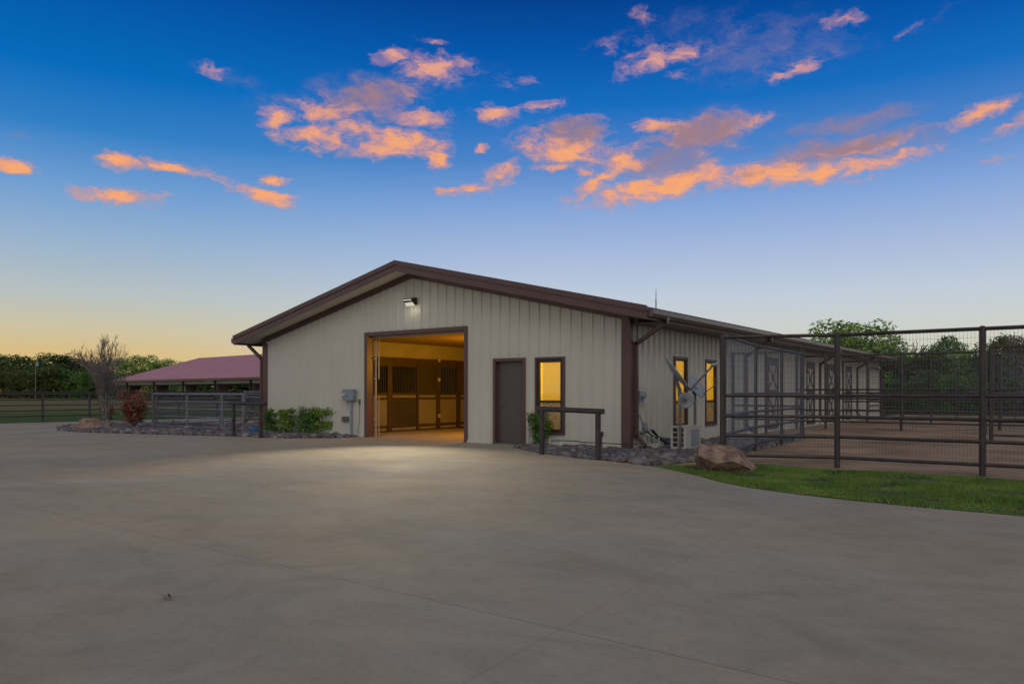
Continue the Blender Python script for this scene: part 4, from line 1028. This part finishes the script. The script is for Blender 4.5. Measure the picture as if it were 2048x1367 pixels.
for i, (u, yt, d, w, mt_, lb) in enumerate(lt): treeat(u, yt, d, w*1.25, mt_, lb, i % 4, 'f', gl, leaf=.40)
for i, (u, yt, d, w) in enumerate([(300, 752, 215, 90), (360, 750, 210, 90), (420, 750, 205, 100), (480, 751, 200, 90), (530, 750, 200, 90)]):
    treeat(u, yt-6, d, w*1.7, 'leaf_bright' if i in (2, 4) else 'leaf_deep', ['deep green tree seen under the left end of the red roof', 'deep green tree seen under the red roof between the second and third frames', 'bright green tree seen under the middle of the red roof', 'deep green tree seen under the red roof nearer the barn', 'bright green tree seen under the red roof beside the barn downspout'][i], i % 4, 'f', 'trees behind the arena', leaf=.40)
# right side
gr = 'trees beyond the runs'
rt_ = [(1712, 642, 58, 150, 'leaf_bright', 'large bright green tree rising behind the far end of the barn roof', 5),
       (1665, 662, 66, 70, 'leaf_bright', 'smaller bright green tree left of the large one behind the roof', 6),
       (1905, 668, 62, 60, 'leaf_deep', 'slender dark green tree poking above the fence right of the grey bare tree', 7),
       (1868, 682, 64, 50, 'leaf_deep', 'small dark green tree between the grey bare tree and the slender one', 6),
       (1990, 676, 55, 90, 'leaf_deep', 'broad green tree top just right of the tallest fence post', 5),
       (2040, 668, 52, 90, 'leaf_olive', 'olive green tree at the right picture edge', 8),
       (1790, 700, 60, 90, 'leaf_deep', 'low green tree just beyond the barn end', 7),
       (1850, 702, 55, 100, 'leaf_olive', 'low olive tree behind the middle of the far fence', 8),
       (1925, 700, 55, 100, 'leaf_bright', 'low bright tree behind the far fence left of the tallest post', 5),
       (1990, 704, 50, 110, 'leaf_dark', 'low dark tree behind the far fence at right', 6),
       (2070, 700, 50, 110, 'leaf_dark', 'low dark tree beyond the fence at the right edge', 7)]
for i, (u, yt, d, w, mt_, lb, sd_) in enumerate(rt_): treeat(u, yt, d, w*1.15, mt_, lb, sd_, 'n', gr, n=7500, leaf=.36)
# dense understory behind the far runs: separate shrubs
for i in range(9):
    u = 1775+i*36; d = 47+rnd.uniform(-2, 3); p = AT(u, HY, d)
    tree('sleaf_dark', (p.x, p.y, -.6), 2.9+rnd.uniform(-.4, .5), 1.35, 'leaf_dark' if i % 3 else 'leaf_deep', ['first','second','third','fourth','fifth','sixth','seventh','eighth','ninth'][i]+' shadowy green bush from the left behind the farthest paddock fence', 'bushes behind the farthest fence', 5+i % 4, n=7500, leaf=.36, rot=rnd.uniform(0, 6))
# bare grey tree behind runs
def bare(name, base, h, seed, mat, label, lev=4, stems=4, sp=.45, r0=.06, mn=.006, cat='tree', group=None, kids=3, wide=None):
    o = empty(name, base, label, cat, group); rg = random.Random(seed); m = MB()
    for i in range(stems):
        a = 2*math.pi*i/stems+rg.uniform(-.4, .4)
        limbs(m, Vector(base)+Vector((math.cos(a)*.08, math.sin(a)*.08, 0)), (math.cos(a)*.22, math.sin(a)*.22, 1), h*.42, r0, lev, rg, sp, kids, mn)
    zmax = max(v[2] for v in m.v)-base[2]; k = h/zmax
    if wide:
        q = sorted(math.hypot(v[0]-base[0], v[1]-base[1]) for v in m.v)[int(len(m.v)*.985)]; kx = wide/q
        m.v = [(base[0]+(v[0]-base[0])*kx, base[1]+(v[1]-base[1])*kx, v[2]) for v in m.v]
    else: kx = min(1, k); m.v = [(base[0]+(v[0]-base[0])*kx, base[1]+(v[1]-base[1])*kx, v[2]) for v in m.v]
    m.v = [(v[0], v[1], base[2]+(v[2]-base[2])*k) for v in m.v]
    m.build('branches', M[mat], o); return o
p = AT(1815, HY, 60); bare('bare_tree', (p.x, p.y, 0), (HY-663)/F*60+1.3, 5, 'baretwig', 'leafless grey tree behind the fence right of the bright green tree', 5, 4, .55, .10, .016)
p = AT(2062, HY, 40); bare('bare_tree', (p.x, p.y, 0), (HY-628)/F*40+1.3, 9, 'baretwig', 'leafless branch tips reaching in at the right picture edge', 4, 3, .5, .07, .012)
g = G(213, 851); g = Vector((g.x, g.y, 0))
bare('bare_tree', g, (HY-664)/F*depth(g)+CAM.z, 3, 'baretwig', 'multi-stemmed leafless tree in the stone bed behind the boulder', 5, 5, .26, .04, .005, kids=3, wide=1.2)

def shrub(name, u, vb, wpx, vt, mat, label, n, leaf, seed, cat='shrub', group=None, stems=True, shape='round', mat2=None, yoff=None, dd=None):
    if dd is None: g = G(u, vb); d = depth(g)
    else: g = AT(u, HY, dd); d = dd
    g = Vector((g.x, g.y, 0)); h = (HY-vt)/F*d+CAM.z; w = wpx/F*d/2*1.28
    r = random.Random(seed); cl = []
    for i in range(36):
        t = r.random(); a = r.uniform(0, 6.28); rad = w*(.62 if shape == 'round' else (.22+.62*t))*r.uniform(.5, 1); s = w*r.uniform(.28, .46)
        cl.append((g+Vector((math.cos(a)*rad, math.sin(a)*rad*.8, h*(.18+.68*t) if shape != 'round' else h*(.12+.76*t))), (s, s*.9, s*.6 if shape == 'round' else h*.14)))
    o = empty(name, g, label, cat, group)
    leaves(clump_points(cl, n, seed, .35), leaf, seed).build('foliage', M[mat], o)
    if mat2: leaves(clump_points(cl, int(n*.75), seed+9, .2), leaf, seed+3).build('foliage', M[mat2], o)['label'] = 'inner green leaves'
    m = MB(); rg = random.Random(seed)
    for i in range(7):
        a = r.uniform(0, 6.28); m.tube(g, g+Vector((math.cos(a)*w*.5, math.sin(a)*w*.5, h*r.uniform(.5, .9))), .014, 5, .004)
    m.build('stems', M['bark'], o); return o
shrub('shrub', 543, 866, 34, 813, 'leaf_deep', 'small dark green shrub against the barn left corner trim', 3000, .055, 1)
shrub('shrub', 573, 868, 40, 813, 'leaf_shrub', 'yellow-green shrub between the corner shrub and the widest one', 3200, .055, 2)
shrub('shrub', 618, 868, 62, 811, 'leaf_deep', 'deep green shrub forming the left half of the wide clump by the wall', 5000, .055, 3)
shrub('shrub', 652, 869, 62, 812, 'leaf_shrub', 'bright green shrub at the right end of the wall planting', 5200, .055, 4)
shrub('shrub', 1080, 893, 52, 817, 'leaf_deep', 'upright green shrub beside the brown door behind the hitching rail', 3600, .05, 6, shape='up')
shrub('red_shrub', 268, 857, 66, 770, 'leaf_red', 'red-leaved shrub beside the pen corner post', 1700, .085, 7, shape='up', mat2='leaf_redgreen')
shrub('red_shrub', 215, 845, 34, 796, 'leaf_redgreen', 'small dark reddish shrub at the foot of the bare tree', 700, .09, 8, shape='up', mat2='leaf_red')
shrub('shrub', 1060, 888, 8, 880, 'leaf_deep', 'tiny green seedling at the right foot of the brown door frame', 60, .04, 11)

# ================= BOULDERS =================
def boulder(name, pts, mat, label, amp=.05, sub=4, seed=0, cuts=None):
    bm = bmesh.new()
    for p in pts: bm.verts.new(p)
    bmesh.ops.convex_hull(bm, input=bm.verts)
    for v in [v for v in bm.verts if not v.link_faces]: bm.verts.remove(v)
    bmesh.ops.triangulate(bm, faces=bm.faces)
    for _ in range(sub):
        bmesh.ops.subdivide_edges(bm, edges=[e for e in bm.edges if e.calc_length() > .03], cuts=1, use_grid_fill=True); bmesh.ops.triangulate(bm, faces=bm.faces)
        if False: bmesh.ops.smooth_vert(bm, verts=bm.verts, factor=.35, use_axis_x=True, use_axis_y=True, use_axis_z=True)
    bm.normal_update()
    for v in bm.verts:
        c = v.co+Vector((seed, seed*2, 0))
        q = mnoise.fractal(c*2.2, .9, 2.1, 5)*amp*1.6
        st_ = mnoise.noise(Vector((c.x*1.3, c.y*1.3, c.z*9)))*amp*.35
        rd = mnoise.ridged_multi_fractal(c*3.3, 1, 2, 4, 1, 2)*amp*.22
        v.co += v.normal*(q+st_-rd)
    me = bpy.data.meshes.new(name); z0 = min(v.co.z for v in bm.verts); cx = sum((v.co for v in bm.verts), Vector())/len(bm.verts); o0 = Vector((cx.x, cx.y, 0))
    for v in bm.verts: v.co -= o0
    bm.to_mesh(me); bm.free(); me.materials.append(M[mat]); o = bpy.data.objects.new(name, me); COL.objects.link(o); o.location = o0
    return tag(o, label, 'boulder')
def bp(u, v, dd, d0): return AT(u, v, d0+dd)
d0 = 12.75
pts = [bp(1396, 892, -.05, d0), bp(1404, 889, .30, d0), bp(1462, 887, .38, d0), bp(1472, 893, .10, d0), bp(1430, 888, .12, d0), bp(1399, 912, -.22, d0), bp(1434, 926, -.42, d0), bp(1468, 922, -.46, d0), bp(1501, 936, -.34, d0), bp(1512, 936, .0, d0),
       bp(1395, 936, .10, d0), bp(1392, 915, .12, d0), bp(1428, 945, -.06, d0), bp(1480, 956, -.16, d0), bp(1514, 956, -.05, d0), bp(1398, 922, .55, d0), bp(1505, 930, .55, d0), bp(1486, 904, .15, d0)]
pts += [bp(1400, 960, .15, d0), bp(1500, 962, .05, d0), bp(1500, 962, .5, d0), bp(1405, 960, .5, d0)]
boulder('boulder', pts, 'boulder', 'large rough reddish-brown boulder on the lawn at the foot of the tall fence', .034, 4, 1)
d0 = 27.2
pts = [bp(148, 856, -.2, d0), bp(152, 846, 0, d0), bp(165, 835, .1, d0), bp(180, 835, .1, d0), bp(200, 839, .1, d0), bp(206, 842, 0, d0), bp(206, 857, -.3, d0), bp(175, 858, -.5, d0), bp(160, 846, .6, d0), bp(200, 844, .6, d0), bp(180, 841, -.25, d0)]
pts += [Vector((p.x, p.y, -.03)) for p in pts]
boulder('boulder', pts, 'boulder', 'long low reddish boulder at the left end of the stone bed', .04, 3, 5)
pts = [bp(205, 857, -.2, d0), bp(207, 842, 0, d0), bp(215, 839, .05, d0), bp(222, 843, .1, d0), bp(223, 853, 0, d0), bp(219, 858, -.25, d0), bp(212, 845, .5, d0)]
pts += [Vector((p.x, p.y, -.03)) for p in pts]
boulder('boulder', pts, 'rockgrey', 'smaller greyish rock touching the right end of the long boulder', .03, 3, 9)

# ================= SMALL THINGS =================
# blue tarp scrap below the left downspout
bt = G(503, 868); r = random.Random(4); bm = bmesh.new(); bmesh.ops.create_icosphere(bm, subdivisions=3, radius=.5)
for v in bm.verts: v.co = Vector((v.co.x*.45, v.co.y*.4, max(-.02, v.co.z*.34)))*(1+.9*mnoise.noise(v.co*5))
me = bpy.data.meshes.new('tarp'); bm.to_mesh(me); bm.free(); M['blue'] = material('blue_tarp', (.03, .10, .24), .5, var=.5, vs=14); me.materials.append(M['blue'])
o = bpy.data.objects.new('tarp', me); COL.objects.link(o); o.location = (bt.x, bt.y+.1, .05); tag(o, 'crumpled blue tarp on the stones at the foot of the left downspout', 'tarp')
# leaf debris on the drive
g = G(337, 1196); m = MB(); r = random.Random(2)
for i in range(5):
    c = g+Vector((r.gauss(0, .02), r.gauss(0, .02), .008+.004*i)); a = Vector((r.gauss(0, 1), r.gauss(0, 1), .3)).normalized()*.03; b = Vector((-a.y, a.x, .01))*.4
    m.add([c-a, c+b, c+a, c-b], [(0, 1, 2, 3)])
tag(m.build('dry_leaf', M['bark']), 'small curled dry leaf lying alone on the concrete at lower left', 'leaf')
# utility pole with lamp
p = AT(71, HY, 150); up_ = empty('utility_pole', (p.x, p.y, 0), 'thin grey utility pole with a lamp before the left trees', 'utility pole')
h = (HY-722)/F*150+1.3; m = MB(); m.tube((p.x, p.y, 0), (p.x, p.y, h), .10, 8, .07); m.build('pole', M['baretwig'], up_)
q = Vector((p.x, p.y, h))+RT*.35; m = MB(); m.tube(Vector((p.x, p.y, h-.1)), q, .05, 6); m.build('arm', M['greym'], up_)
m = MB(); m.tube(q-up*.9, q, .30, 10, .16); m.build('lamp_shade', M['dish'], up_)
# black irrigation hose over the right bed
m = MB(); pts = [(-1.9, -.35, .17), (-1.5, -.55, .2), (-1.1, -.5, .2), (-.8, -.75, .2), (-.4, -.6, .19), (0, -.5, .18), (.4, -.3, .18)]
m.path(pts, .012); tag(m.build('hose', M['black']), 'thin black hose lying across the stones under the lit window', 'hose')
